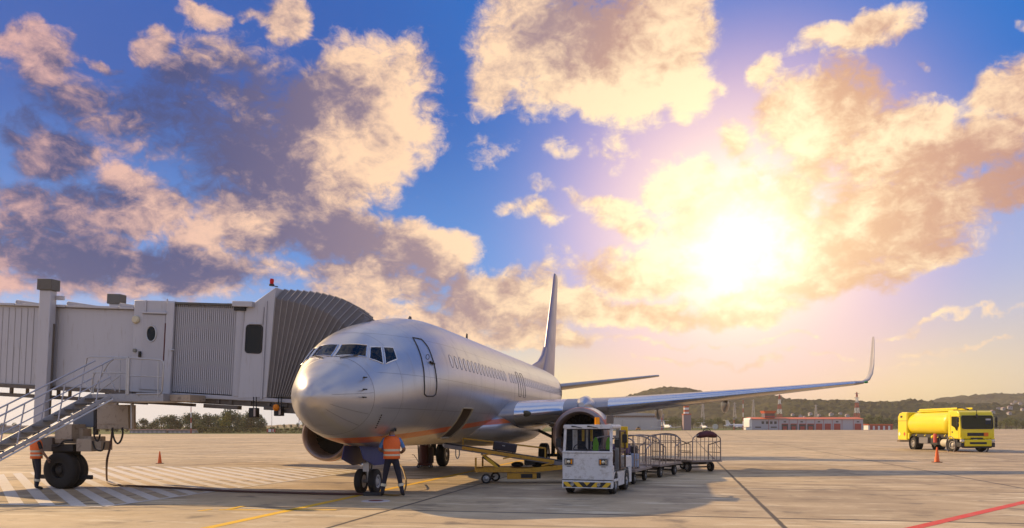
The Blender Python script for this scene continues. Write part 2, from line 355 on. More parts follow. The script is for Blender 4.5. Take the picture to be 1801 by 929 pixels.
# ------------------------------------------------------------------ ground
def ground_mat():
    m = bpy.data.materials.new('concrete'); b = NT(nodes(m))
    tc = b.n('ShaderNodeTexCoord').outputs['Object']
    s = b.n('ShaderNodeSeparateXYZ', {0: tc}); x, y = s.outputs[0], s.outputs[1]
    def joint(v, off, per, w):
        f = b.m('FRACT', b.m('DIVIDE', b.m('ADD', v, off + per * 1000), per))
        d = b.m('MULTIPLY', b.m('MINIMUM', f, b.m('SUBTRACT', 1., f)), per)
        return b.ss(d, w * .4, w, 1., 0.)
    wob = b.m('MULTIPLY_ADD', b.noise(tc, 1.3, 3).outputs[0], .05, -.025)
    jx = joint(b.m('ADD', x, wob), -2.2, 8.3, .07); jy = joint(b.m('ADD', y, wob), 4.2, 8.3, .10)
    jl = b.m('MAXIMUM', b.m('MULTIPLY', jx, .95), b.m('MULTIPLY', jy, 1.))
    # one tone per slab
    cell = b.n('ShaderNodeCombineXYZ', {0: b.m('FLOOR', b.m('DIVIDE', b.m('ADD', x, -2.2), 8.3)), 1: b.m('FLOOR', b.m('DIVIDE', b.m('ADD', y, 4.2), 8.3))})
    wn = b.n('ShaderNodeTexWhiteNoise', {'Vector': cell.outputs[0]}, noise_dimensions='2D').outputs[0]
    big = b.noise(tc, .09, 5, .6).outputs[0]
    med = b.noise(tc, .55, 6, .65).outputs[0]
    fine = b.noise(tc, 7., 6, .7).outputs[0]
    st1 = b.n('ShaderNodeMapping', {'Vector': tc, 'Rotation': (0, 0, PSI), 'Scale': (.05, .55, 1)}).outputs[0]   # tyre-worn lanes across the apron
    lane = b.noise(st1, 1.0, 5, .6).outputs[0]
    c = b.mix(b.ss(big, .38, .62), (.31, .235, .165), (.54, .42, .285))
    c = b.mix(b.ss(lane, .42, .68, 0, .75), c, (.60, .475, .335))
    c = b.mix(b.ss(lane, .28, .42, .5, 0), c, (.25, .185, .135))
    c = b.mix(b.m('MULTIPLY', wn, .55), c, (.27, .215, .17))
    c = b.mix(b.ss(med, .50, .68, 0, .6), c, (.58, .485, .37))
    c = b.mix(b.ss(med, .32, .47, .55, 0), c, (.18, .14, .11))
    # pale scraped patches and oil marks
    sc1 = b.n('ShaderNodeMapping', {'Vector': tc, 'Rotation': (0, 0, R(25)), 'Scale': (.35, 1.6, 1)}).outputs[0]
    sp = b.noise(sc1, .8, 7, .72).outputs[0]
    c = b.mix(b.ss(sp, .54, .66, 0, .8), c, (.66, .59, .49))
    oil = b.noise(b.vm('ADD', tc, (31., 7., 0)).outputs[0], .9, 4, .6).outputs[0]
    c = b.mix(b.ss(oil, .56, .70, 0, .62), c, (.10, .085, .075))
    c = b.mix(b.m('MULTIPLY', b.m('ABSOLUTE', b.m('SUBTRACT', fine, .5)), .9), c, (.16, .135, .11))
    st2 = b.n('ShaderNodeMapping', {'Vector': tc, 'Rotation': (0, 0, R(-70)), 'Scale': (.06, 2.4, 1)}).outputs[0]
    rub = b.noise(st2, 1.0, 3, .5, .6).outputs[0]
    c = b.mix(b.ss(rub, .63, .70, 0, .45), c, (.11, .09, .075))
    c = b.mix(jl, c, (.055, .045, .04))
    c = b.mix(1., c, (1.06, 1.03, .86), 'MULTIPLY')
    rg = b.m('MULTIPLY_ADD', med, -.25, .78)
    p = b.n('ShaderNodeBsdfPrincipled', {'Base Color': c, 'Roughness': rg, 'Specular IOR Level': .35})
    hb = b.m('ADD', b.m('MULTIPLY', b.noise(tc, 45., 4, .7).outputs[0], .35), b.m('MULTIPLY', jl, -.8))
    bp = b.n('ShaderNodeBump', {'Height': hb, 'Strength': .35, 'Distance': .02}); b.t.links.new(bp.outputs[0], p.inputs['Normal'])
    b.t.links.new(p.outputs[0], b.n('ShaderNodeOutputMaterial').inputs[0]); return m
CONC = ground_mat()
GRASS = mat('grass_field', (.085, .105, .035), .9, var=.35, vs=.05, spec=.1)
g_ = MB(); g_.quad((-5000, -400, -.02), (5000, -400, -.02), (5000, 7000, -.02), (-5000, 7000, -.02))
tag(g_.build('ground', GRASS, smooth=0), kind='structure')
edge = [(-3000, 150), (-400, 178), (-99, 201), (-50, 212), (48, 348), (162, 452), (400, 620), (900, 760), (3000, 800)]
ap = MB(MPI)
ap.poly([(-3000, -300, 0), (3000, -300, 0)] + [(x, y, 0) for x, y in edge[::-1]])
apron = ap.build('apron', CONC, smooth=0); apron.matrix_world = MP; tag(apron, kind='structure')
def paint_mat(name, col, wear=.5):
    m = bpy.data.materials.new(name); b = NT(nodes(m))
    tc = b.n('ShaderNodeTexCoord').outputs['Object']
    n1 = b.noise(tc, 2.5, 8, .75).outputs[0]; n2 = b.noise(tc, 18., 5, .7).outputs[0]
    f = b.ss(b.m('ADD', b.m('MULTIPLY', n1, .6), b.m('MULTIPLY', n2, .4)), .40 + .12 * wear, .60 + .1 * wear, 0, .85 * wear + .1)
    c = b.mix(f, col, (.34, .285, .225))
    p = b.n('ShaderNodeBsdfPrincipled', {'Base Color': c, 'Roughness': .75, 'Specular IOR Level': .3})
    b.t.links.new(p.outputs[0], b.n('ShaderNodeOutputMaterial').inputs[0]); return m
PY = paint_mat('yellow_marking_paint', (.78, .46, .015), .12); PW = paint_mat('white_marking_paint', (.60, .55, .48), .75); PR = paint_mat('red_marking_paint', (.62, .06, .045), .25)
def strip(mb, p0, p1, w, z=.004, n=1):
    p0, p1 = V(p0), V(p1); d = (p1 - p0); s_ = V((-d.y, d.x, 0)).normalized() * (w / 2)
    mb.quad(p0 - s_ + V((0, 0, z)), p1 - s_ + V((0, 0, z)), p1 + s_ + V((0, 0, z)), p0 + s_ + V((0, 0, z)))
yl = MB(); strip(yl, (.02, -9.6, 0), (-.02, 150, 0), .23)
yo = yl.build('yellow_line', PY, smooth=0); yo.matrix_world = MP; tag(yo, kind='structure')
yt = MB(); strip(yt, MPI @ G(385, 897), MPI @ G(592, 897), .16, .004)
a0 = MPI @ G(398, 897.5); a1 = MPI @ G(428, 890.5); strip(yt, a0, a1, .14, .008)
strip(yt, MPI @ G(350, 899), MPI @ G(372, 896), .14)
yo2 = yt.build('stop_mark', PY, smooth=0); yo2.matrix_world = MP; tag(yo2, kind='structure')
rl = MB(); strip(rl, G(1560, 940), G(2150, 802), .24)
tag(rl.build('red_line', PR, smooth=0), kind='structure')
rl2 = MB(); strip(rl2, (31, 60.5, 0), (60, 54, 0), .2)
tag(rl2.build('red_line', PR, smooth=0), kind='structure')
# hatched box beside the stand: 45 degree bars clipped to the box
hx0, hx1, hy0, hy1 = -17.5, -4.6, -4.9, 12.5
hm = MB(); per = .86
k = hx0 + hy0
while k < hx1 + hy1:
    for q in [(k, k + per * .5)]:
        pl = []
        def seg(c):     # points of x + y = c in the box
            pts = []
            for xx in (hx0, hx1):
                yy = c - xx
                if hy0 <= yy <= hy1: pts.append((xx, yy))
            for yy in (hy0, hy1):
                xx = c - yy
                if hx0 < xx < hx1: pts.append((xx, yy))
            return sorted(pts)
        a, c = seg(q[0]), seg(q[1])
        if len(a) == 2 and len(c) == 2: hm.poly([(a[0][0], a[0][1], .004), (a[1][0], a[1][1], .004), (c[1][0], c[1][1], .004), (c[0][0], c[0][1], .004)])
    k += per
for p0, p1 in (((hx1, hy0, 0), (hx1, hy1, 0)), ((hx0, hy0, 0), (hx1, hy0, 0)), ((hx0, hy1, 0), (hx1, hy1, 0))): strip(hm, p0, p1, .16, .008)
ho = hm.build('hatched_marking', PW, smooth=0); ho.matrix_world = MP; tag(ho, kind='structure')
fl = MB()                                              # long pale lane lines far out on the apron
for (xa, ya, xb, yb, w) in ((-140, 118, 60, 101, .45), (-60, 62, -10, 66, .3), (60, 128, 260, 118, .5), (-30, 50, -12, 66, .25)): strip(fl, (xa, ya, 0), (xb, yb, 0), w)
tag(fl.build('lane_line', PW, smooth=0), kind='structure')
# ------------------------------------------------------------------ airliner (frame: x to the cargo side, y aft, nose wheels at the origin)
def skin_mat():
    m = bpy.data.materials.new('silver_skin'); b = NT(nodes(m))
    tc = b.n('ShaderNodeTexCoord').outputs['Object']
    s = b.n('ShaderNodeSeparateXYZ', {0: tc}); x, y, z = s.outputs
    nz = b.noise(tc, .8, 5, .6).outputs[0]
    rad = b.ss(y, -2.42, -2.38, 1., 0.)
    c = b.mix(nz, (.42, .42, .45), (.53, .525, .55)); c = b.mix(rad, c, (.44, .44, .47))
    stv = b.n('ShaderNodeMapping', {'Vector': tc, 'Scale': (1.2, 2.2, .4)}).outputs[0]
    dn = b.noise(stv, 1.6, 3, .55).outputs[0]
    c = b.mix(b.ss(dn, .55, .8, 0, .28), c, (.22, .19, .17))
    # panel joints round the body
    f = b.m('FRACT', b.m('DIVIDE', b.m('ADD', y, 100.13), 1.52)); d = b.m('MULTIPLY', b.m('MINIMUM', f, b.m('SUBTRACT', 1., f)), 1.52)
    jn = b.ss(d, .004, .012, .55, 0.)
    for zz in (2.35, 3.25, 4.35):
        jn = b.m('MAXIMUM', jn, b.ss(b.m('ABSOLUTE', b.m('SUBTRACT', z, zz)), .004, .011, .5, 0.))
    jn = b.m('MULTIPLY', jn, b.ss(y, -2.2, -2.0))
    c = b.mix(jn, c, (.12, .11, .11))
    # orange cheat line low on the body
    zs = b.m('MULTIPLY_ADD', b.m('ADD', y, 0.), .052, 1.60)
    st = b.m('MULTIPLY', b.ss(b.m('ABSOLUTE', b.m('SUBTRACT', z, zs)), .085, .095, 1., 0.), b.ss(y, -2.3, -2.28))
    st = b.m('MULTIPLY', st, b.ss(y, 9.9, 9.95, 1., 0.))
    c = b.mix(st, c, (.62, .13, .03))
    mt = b.m('SUBTRACT', b.m('MULTIPLY_ADD', st, -.55, .66), b.m('MULTIPLY', rad, .04), clamp=True)
    rg = b.m('ADD', b.m('ADD', b.m('MULTIPLY_ADD', nz, .06, .27), b.m('MULTIPLY', rad, .03)), b.m('MULTIPLY', b.ss(dn, .5, .8), .12))
    p = b.n('ShaderNodeBsdfPrincipled', {'Base Color': c, 'Roughness': rg, 'Metallic': mt, 'Coat Weight': .05, 'Coat Roughness': .12})
    wv = b.noise(tc, 1.6, 2, .5).outputs[0]
    bp = b.n('ShaderNodeBump', {'Height': b.m('ADD', b.m('MULTIPLY', wv, .25), b.m('MULTIPLY', jn, -.02)), 'Strength': .05, 'Distance': .05}); b.t.links.new(bp.outputs[0], p.inputs['Normal'])
    b.t.links.new(p.outputs[0], b.n('ShaderNodeOutputMaterial').inputs[0]); return m
SKIN = skin_mat()
WSUR = mat('window_surround_metal', (.16, .14, .14), .5, .3)
LIPM = mat('inlet_lip_metal', (.30, .235, .215), .38, .7, .1, 3.)  # brown cast of the apron's reflection is put into the lip colour
WINGM = mat('wing_paint', (.33, .32, .34), .36, .35, .10, 1.2)
LEADM = mat('bare_metal', (.62, .62, .65), .22, .9, .06, 2.)
DARK = mat('dark_metal', (.035, .033, .033), .5, .3, .3, 8)
RUB = mat('tyre_rubber', (.014, .013, .013), .75, 0, .25, 8, .3, 60)
RIMW = mat('white_wheel_rim', (.55, .55, .56), .4, .2, .15, 9, spots=.35)
STEEL = mat('steel', (.36, .36, .37), .35, .8, .15, 6)
GREYP = mat('grey_gear_paint', (.42, .42, .43), .5, .1, .2, 6, spots=.4)
NAVY = mat('navy_paint', (.012, .024, .16), .4, 0, .15, 4)
LINE = mat('dark_seal', (.03, .027, .027), .6, 0, .1, 5)
ORANGE = mat('orange_paint', (.60, .12, .03), .4, 0, .1, 4)
GLASSD = glass_mat('cockpit_glass', (.006, .010, .018), .04)
PANE = mat('cabin_window_pane', (.80, .74, .70), .4, 0, .05, 3)
HOLE = mat('cargo_hold_lining', (.12, .085, .055), .8, 0, .3, 4)
jet = thing('airliner', 'silver twin engine passenger airliner with orange stripe parked at the jet bridge', 'airliner', MP.translation, -PSI)
NS = .32                                                # nose tip lies this far aft of station 0 (nose wheels at station 4)
def interp(tab, s):
    if s <= tab[0][0]: return tab[0][1]
    for (a, va), (c, vc) in zip(tab, tab[1:]):
        if s <= c:
            return va + (vc - va) * (s - a) / (c - a)
    return tab[-1][1]
def cub(tab):                                           # monotone cubic through the table
    xs = [t[0] for t in tab]; ys = [t[1] for t in tab]; n = len(xs)
    d = [(ys[i + 1] - ys[i]) / (xs[i + 1] - xs[i]) for i in range(n - 1)]
    m_ = [d[0]] + [0 if d[i - 1] * d[i] <= 0 else 2 * d[i - 1] * d[i] / (d[i - 1] + d[i]) for i in range(1, n - 1)] + [d[-1]]
    def f(x):
        if x <= xs[0]: return ys[0]
        if x >= xs[-1]: return ys[-1]
        i = max(k for k in range(n - 1) if xs[k] <= x); h = xs[i + 1] - xs[i]; t = (x - xs[i]) / h
        return (2 * t**3 - 3 * t**2 + 1) * ys[i] + (t**3 - 2 * t**2 + t) * h * m_[i] + (-2 * t**3 + 3 * t**2) * ys[i + 1] + (t**3 - t**2) * h * m_[i + 1]
    return f
ZN = 2.60
top = cub([(0, ZN), (.06, ZN + .19), (.2, ZN + .37), (.5, ZN + .60), (.9, ZN + .83), (1.2, ZN + 1.0), (1.45, ZN + 1.15), (1.9, ZN + 1.50), (2.35, ZN + 1.78), (2.9, ZN + 1.99), (3.7, ZN + 2.2), (4.8, ZN + 2.42), (6.0, ZN + 2.62), (7.5, ZN + 2.73), (9, 5.35), (28, 5.35), (33, 5.33), (36, 5.22), (38.2, 5.0), (39.2, 4.85)])
bot = cub([(0, ZN), (.06, ZN - .19), (.2, ZN - .36), (.5, ZN - .58), (1.0, ZN - .82), (1.6, ZN - 1.02), (2.3, ZN - 1.17), (3.2, ZN - 1.27), (4.2, ZN - 1.31), (6, 1.27), (8, 1.26), (25, 1.26), (27, 1.36), (30, 1.95), (33.5, 2.9), (36.5, 3.75), (38.4, 4.28), (39.2, 4.55)])
wid = cub([(0, .0), (.06, .2), (.2, .40), (.5, .67), (1.0, .985), (1.6, 1.26), (2.3, 1.48), (3.1, 1.66), (4.0, 1.78), (5.2, 1.86), (6.5, 1.88), (26, 1.88), (28.5, 1.80), (31.5, 1.48), (34.5, 1.05), (37, .58), (38.6, .28), (39.2, .14)])
cen = cub([(0, ZN), (1, ZN + .02), (2.2, ZN + .18), (3.5, ZN + .42), (5, ZN + .60), (7, 3.32), (26, 3.32), (30, 3.65), (34, 4.1), (37.5, 4.5), (39.2, 4.7)])
def body(s, th):                                        # th = 0 on the cargo side, 90 degrees at the crown
    s2 = max(s - NS, 0.); zt, zb, w, zc = top(s2), bot(s2), wid(s2), cen(s2)
    c_, s_ = cos(th), sin(th)
    # flattened windscreen shoulders
    e = 1.0
    x = w * (abs(c_) ** e) * (1 if c_ >= 0 else -1)
    z = zc + ((zt - zc) if s_ >= 0 else (zc - zb)) * s_
    return V((x, s - 4, z))
NT_ = 96
st_ = [NS + v for v in (0, .015, .04, .08, .13, .2, .28, .38, .5, .63, .78, .95, 1.12, 1.3, 1.5, 1.7, 1.9, 2.1, 2.3, 2.5, 2.7, 2.95, 3.2, 3.5, 3.8, 4.1, 4.4, 4.7, 5.0, 5.4, 5.8, 6.2, 6.6, 7.0)]
# belly hold door opening, on the cargo side
HS0, HS1, HT0, HT1 = 7.85, 9.15, -62, -24               # stations and angles of the opening
st_ += [7.5, HS0, 8.2, 8.5, 8.8, HS1, 9.6] + [10 + i for i in range(0, 17)] + [26.6, 27.2, 27.8, 28.5, 29.2, 30, 30.8, 31.6, 32.4, 33.2, 34, 34.8, 35.6, 36.4, 37, 37.6, 38.2, 38.7, 39.1, 39.4]
ths = sorted(set([2 * pi * i / NT_ for i in range(NT_)] + [R(360 + HT0), R(360 + HT1)]))
fb_ = MB(); idx = []
for s in st_: idx.append(fb_.pts([body(s, t) for t in ths]))
nt = len(ths); cut = []
for i in range(len(st_) - 1):
    for j in range(nt):
        k = (j + 1) % nt; tm = math.degrees((ths[j] + (ths[k] if k else 2 * pi)) / 2) - 360
        if HS0 - .001 <= st_[i] < HS1 - .001 and HT0 < tm < HT1: continue
        fb_.face((idx[i] + j, idx[i] + k, idx[i + 1] + k, idx[i + 1] + j))
fb_.face([idx[-1] + j for j in range(nt)])
bvh = BVHTree.FromPolygons([tuple(p) for p in fb_.v], fb_.f)
fus = fb_.build('fuselage', SKIN, jet, 45)
def cast(px, py, lift=.006):                            # where the sight line of a photo point meets the skin
    o = MPI @ V((0, 0, EYE)); d = (MPI.to_3x3() @ V(((px - CX) / F, 1, -(py - HY) / F))).normalized()
    h, n, i, ds = bvh.ray_cast(o, d)
    if h is None:
        h, n, i, ds = bvh.find_nearest(o + d * 21)
    if n.dot(d) > 0: n = -n
    return h + n * lift
def lift(p, l=.006):
    h, n, i, ds = bvh.find_nearest(V(p)); c = V((0, h.y, 3.2))
    if n.dot(h - c) < 0: n = -n
    return h + n * l
def skinquad(c4, nu=14, nv=10, l=.006, mirror=False):   # four points on the skin -> a patch that follows it
    m = MB(); a, b2, c, d = c4; rows = []
    for j in range(nv + 1):
        r = []
        for i in range(nu + 1):
            u, v = i / nu, j / nv
            p = (a * (1 - u) + b2 * u) * (1 - v) + (d * (1 - u) + c * u) * v
            q = lift(p, l)
            r.append(V((-q.x, q.y, q.z)) if mirror else q)
        rows.append(r)
    m.loft(rows, closed=False); return m
def skinline(pts, r=.012, closed=True, mirror=False, step=.06, l=.002):
    P = [V(p) for p in pts]; out = []
    for a, c in zip(P, P[1:] + ([P[0]] if closed else [])):
        n = max(1, int((c - a).length / step))
        out += [lift(a + (c - a) * (i / n), l) for i in range(n)]
    if not closed: out.append(lift(P[-1], l))
    if mirror: out = [V((-p.x, p.y, p.z)) for p in out]
    return MB().tube(out, r, 6, closed)
# cockpit glass: three panes on each side
panes = [[(592, 607), (646, 608), (644, 628), (586, 627)], [(651, 611), (670, 611), (674, 640), (650, 631)], [(674, 611), (691, 612), (698, 632), (678, 640)]]
for q in panes:
    c4 = [cast(*p, 0) for p in q]
    for p in c4: p.x = max(p.x, .045)
    for mir in (False, True):
        w_ = skinquad(c4, mirror=mir).build('cockpit_window', GLASSD, jet, 60)
        skinline(c4, .016, True, mir, l=.006).build('window_frame', LEADM, w_)
# forward service door outline
dpx = [(726, 594), (741, 597), (752, 610), (760, 630), (766, 655), (768, 680), (766, 694), (762, 697), (750, 697), (746, 693), (746, 670), (743, 640), (736, 615), (729, 600)]
dp = [cast(x, y, 0) for x, y in dpx]
dr = skinline(dp, .022).build('service_door', LINE, jet)
MB().tube([cast(755, 637, .03), cast(762, 641, .04)], .03, 8).build('door_handle', DARK, dr)
skinline([cast(752 + 3 * cos(a), 628 + 4.5 * sin(a), 0) for a in [i * pi / 5 for i in range(10)]], .009, step=.02).build('door_window', LINE, dr)
# radome seam and lines on the nose
rs = NS + 1.28
skinline([body(rs, t) for t in [2 * pi * i / 60 for i in range(60)]], .004).build('radome_seam', WSUR, jet)
for a_ in (5, -28, -50): skinline([body(NS + .25 + .1 * k, R(a_)) for k in range(11)], .003, False).build('lightning_strip', LINE, jet)
for px, py in ((639, 664), (639, 685), (638, 699)):
    p = cast(px, py, 0); MB().tube([p, p + V((.09, 0, 0)), p + V((.10, -.17, -.01))], [.022, .018, .011], 8).build('pitot_probe', DARK, jet)
pl = MB()
for k in range(7): pl.sphere(cast(661 + k * 1.6, 752 - k * 3.6, .004), .022, 8, 6)
pl.build('drain_holes', DARK, jet)
wp = MB()
for (a_, c_) in (((596, 630), (612, 622)), ((655, 634), (663, 630))): pass
for mir in (1, -1):
    p0 = cast(598, 630, .02); p1 = cast(630, 626, .03)
    MB().tube([V((p0.x * mir, p0.y, p0.z)), V((p1.x * mir, p1.y, p1.z))], .012, 6).build('wiper', DARK, jet)
# cabin windows
wz = 3.86
def side_th(s, z):
    s2 = s - NS; zt, zc = top(s2), cen(s2); return math.asin(max(-1, min(1, (z - zc) / (zt - zc))))

def winpatch(s, sx):
    m = MB(); fr = MB(); n = 14
    oval = [(.125 * cos(2 * pi * i / n) * (1 if abs(cos(2 * pi * i / n)) < .8 else .97), .185 * sin(2 * pi * i / n)) for i in range(n)]
    def at(du, dz, l):
        p = body(s + du, side_th(s, wz + dz)); return V(((p.x + l) * sx, p.y, p.z))
    c = m.pts([at(0, 0, .004)]); ring = m.pts([at(u, z, .004) for u, z in oval])
    for i in range(n): m.face((c, ring + i, ring + (i + 1) % n))
    fr.tube([at(u * 1.08, z * 1.06, .002) for u, z in oval], .007, 6, True)
    return m, fr
proto = {}
k = 0; s = 6.25
while s < 34.4:
    if not (abs(s - 14.37) < .25):
        for sx in (1, -1):
            key = sx if s < 26 else None
            if key and key in proto:
                o, f_, s0 = proto[key]
                c = o.copy(); COL.objects.link(c); c.location = (0, s - s0, 0)
                d = f_.copy(); COL.objects.link(d); d.parent = c
            else:
                m, fr = winpatch(s, sx); o = m.build('cabin_window', PANE, jet, 60); f_ = fr.build('window_surround', WSUR, o)
                if key and s > 7.6: proto[key] = (o, f_, s)
    s += .508; k += 1
# overwing exits and rear door
def rect_on_side(s0, s1, z0, z1, rad, sx=1):
    return [V((body(u, side_th(u, z)).x * sx, u - 4, z)) for u, z in rrect(s0, s1, z0, z1, rad)]
for a_, c_ in ((16.35, 16.85), (17.35, 17.85)): skinline(rect_on_side(a_, c_, 3.15, 4.2, .1), .010, step=.1).build('overwing_exit', LINE, jet)
skinline(rect_on_side(32.6, 33.35, 2.9, 4.6, .12), .012, step=.1).build('aft_door', LINE, jet)
# hold opening: lining and pale lip
hb_ = MB(); out_, inn = [], []
loop = [(HS0, HT0 + (HT1 - HT0) * i / 8) for i in range(9)] + [(HS0 + (HS1 - HS0) * i / 5, HT1) for i in range(1, 6)] + [(HS1, HT1 + (HT0 - HT1) * i / 8) for i in range(1, 9)] + [(HS1 + (HS0 - HS1) * i / 5, HT0) for i in range(1, 5)]
for s, t in loop:
    p = body(s, R(t)); out_.append(p); inn.append(V((p.x * .35, p.y, 2.15 + (p.z - 2.15) * .45)))
hb_.loft([out_, inn], (False, True)).build('hold_lining', HOLE, jet, 20)
skinline([body(s, R(t)) for s, t in loop], .03, l=.0).build('hold_door_frame', mat('primer', (.36, .30, .20), .6), jet)
# wing-to-body fairing
ff = MB(); rr = []
for s, w, zt, zb in ((11.6, 1.2, 2.1, 1.45), (12.6, 1.75, 2.35, 1.24), (13.8, 2.05, 2.6, 1.12), (15.5, 2.2, 2.75, 1.05), (18, 2.25, 2.8, 1.02), (20.5, 2.15, 2.7, 1.05), (22.2, 1.9, 2.5, 1.16), (23.6, 1.45, 2.2, 1.24), (24.4, 1.0, 1.9, 1.28)):
    zc = (zt + zb) / 2
    rr.append([V((w * (abs(cos(a)) ** .75) * (1 if cos(a) > 0 else -1), s - 4, zc + (zt - zb) / 2 * (abs(sin(a)) ** .85) * (1 if sin(a) > 0 else -1))) for a in [2 * pi * i / 40 for i in range(40)]])
ff.loft(rr).build('belly_fairing', SKIN, jet, 50)
# wings with blended tips
def foil(n=14):
    up = []
    for i in range(n + 1):
        x = (1 - cos(pi * i / n)) / 2
        t = .6 * (.2969 * math.sqrt(x) - .126 * x - .3516 * x**2 + .2843 * x**3 - .1030 * x**4)
        cm = .02 * (1 - (2 * x - 1) ** 2); up.append((x, cm + t, cm - t))
    return up
FO = foil()
def section(le, chord, tc, nrm, sx, twist=0.):
    le = V(le); nrm = V(nrm).normalized(); pu, lo = [], []
    for x, u, l in FO:
        t_ = tc / .12 * .5
        cm = (u + l) / 2; th_ = (u - l) / 2 * tc * 1.0
        base = le + V((0, chord * x * cos(twist), -chord * x * sin(twist)))
        pu.append(base + nrm * chord * (cm * .8 + th_)); lo.append(base + nrm * chord * (cm * .8 - th_))
    ring = pu + lo[-2:0:-1]
    return [V((p.x * sx, p.y, p.z)) for p in ring]
def lerp(a, c, t): return a + (c - a) * t
DIH = .098
def le_at(t): return (13.55 + (t - 1.9) * .523) if t > 2.7 else 13.97 - (2.7 - t) * .9 * .62
def te_at(t): return 21.1 - .02 * t if t < 5.9 else lerp(20.98, 23.25, (t - 5.9) / (16.7 - 5.9))
def wz_at(t): return 2.32 + (t - 1.9) * DIH + .012 * (max(t - 6, 0)) ** 1.25 * .35
for sx in (1, -1):
    rings = []
    for t in (0.6, 1.5, 2.0, 2.7, 3.6, 4.8, 5.9, 7.5, 9.5, 11.5, 13.5, 15.3, 16.3):
        tc = lerp(1.35, .82, (t - 1) / 15)
        rings.append(section((t, le_at(t) - 4, wz_at(t)), te_at(t) - le_at(t), tc, (0, 0, 1), sx, R(lerp(2.2, -.3, min(1, t / 16)))))
    zt = wz_at(16.3)
    for t, dz, ch, dl, an in ((16.65, .05, 1.36, .35, 12), (16.95, .20, 1.20, .68, 35), (17.14, .47, 1.05, 1.0, 58), (17.27, .9, .90, 1.35, 72), (17.39, 1.52, .70, 1.85, 80), (17.50, 2.1, .52, 2.35, 82), (17.54, 2.32, .36, 2.6, 82)):
        rings.append(section((t, le_at(16.3) - 4 + dl, zt + dz), ch, .9, (-sin(R(an)), 0, cos(R(an))), sx))
    wb = MB(); wb.loft(rings); wg = wb.build('wing', WINGM, jet, 50)
    # polished leading edge
    le = MB(); lr = []
    for t in (2.2, 2.7, 3.3, 4.0):
        r = section((t, le_at(t) - 4, wz_at(t)), te_at(t) - le_at(t), lerp(1.35, .82, (t - 1) / 15), (0, 0, 1), sx, R(lerp(2.2, -.3, t / 16))); lr.append([p + V((0, -.012, 0)) for p in r[-5:] + r[:6]])
    le.loft(lr, closed=False).build('leading_edge', LEADM, wg, 50)
    le = MB(); lr = []
    for t in (5.7, 7, 9, 11, 13, 15, 16.2):
        r = section((t, le_at(t) - 4, wz_at(t)), te_at(t) - le_at(t), lerp(1.35, .82, (t - 1) / 15), (0, 0, 1), sx, R(lerp(2.2, -.3, t / 16))); lr.append([p + V((0, -.012, 0)) for p in r[-3:] + r[:4]])
    le.loft(lr, closed=False).build('leading_edge', LEADM, wg, 50)
    for t in (7.6, 10.6):                               # flap track fairings
        c0 = V((t * sx, te_at(t) - 4 - 2.4, wz_at(t) - .30)); rr = []
        for u, r_ in ((0, .03), (.12, .13), (.35, .21), (.6, .22), (.85, .13), (1, .03)):
            c = c0 + V((0, 3.4 * u, -.12 * u)); rr.append([c + V((r_ * .8 * cos(a), 0, r_ * 1.5 * sin(a))) for a in [2 * pi * i / 16 for i in range(16)]])
        MB().loft(rr).build('flap_fairing', WINGM, wg, 60)
    tl = MB().sphere((16.72 * sx, le_at(16.3) - 4 + .30, zt + .05), .07, 10, 6, (1.3, 1, .7)).build('tip_light', glass_mat('green_lens', (.02, .22, .06)) if sx > 0 else glass_mat('red_lens', (.3, .02, .02)), wg)
    ll = MB(); cc_ = V((2.62 * sx, le_at(2.62) - 4 + .05, wz_at(2.62) + .0)); ll.sphere(cc_, .16, 14, 8, (1.4, .6, .75)).build('landing_light', glass_mat('lamp_glass', (.10, .09, .06), .1), wg)
    # engine
    EC = V((4.98 * sx, 12.05 - 4, 1.53))
    nac = [(.80, .18), (.84, .06), (.90, 0), (.965, .03), (1.01, .14), (1.045, .4), (1.07, .9), (1.075, 1.6), (1.03, 2.3), (.93, 2.95), (.86, 3.25), (.83, 3.25), (.85, 2.6), (.80, 1.4), (.79, .6), (.80, .18)]
    en = MB().lathe([(r, h) for r, h in nac[4:10]], EC, (0, 1, .03), 48, (False, False)).build('engine_cowl', SKIN, jet, 40)
    MB().lathe(nac[:5], EC, (0, 1, .03), 48, (False, False))  .build('inlet_lip', LIPM, en, 50)
    MB().lathe(nac[9:], EC, (0, 1, .03), 48, (False, False)).build('inlet_duct', mat('duct_lining', (.17, .10, .065), .5), en, 50)  # lining colour is browned to carry the ground's warm reflection
    MB().lathe([(1.022, .2), (1.034, .26), (1.042, .33)], EC + V((0, -.002, .003)), (0, 1, .03), 48, (False, False)).build('cowl_stripe', ORANGE, en, 50)
    fn = MB(); ax = V((0, 1, .03)).normalized(); fc = EC + ax * .95
    fn.lathe([(.001, -.36), (.07, -.30), (.16, -.16), (.22, 0)], fc, ax, 24, (False, False))
    for i in range(24):
        a = 2 * pi * i / 24; u = V((cos(a), 0, sin(a))); q = V((-sin(a), 0, cos(a)))
        p = [fc + u * .2 + q * -.03, fc + u * .2 + q * .05 + ax * .12, fc + u * .78 + q * .11 + ax * .03, fc + u * .78 + q * -.05 + ax * -.09]
        fn.quad(*p)
    fn.build('fan', DARK, en, 20)
    MB().lathe([(.79, .0), (.3, .02), (.001, .02)], fc + ax * .2, ax, 32, (False, False)).build('fan_back', mat('fan_case', (.02, .017, .017), .7), en)
    MB().lathe([(.55, 3.0), (.50, 3.6), (.38, 4.1), (.30, 4.3), (.15, 4.35), (.12, 4.7), (.02, 4.9)], EC, ax, 32).build('exhaust', DARK, en, 50)
    pyl = MB(); rr = []
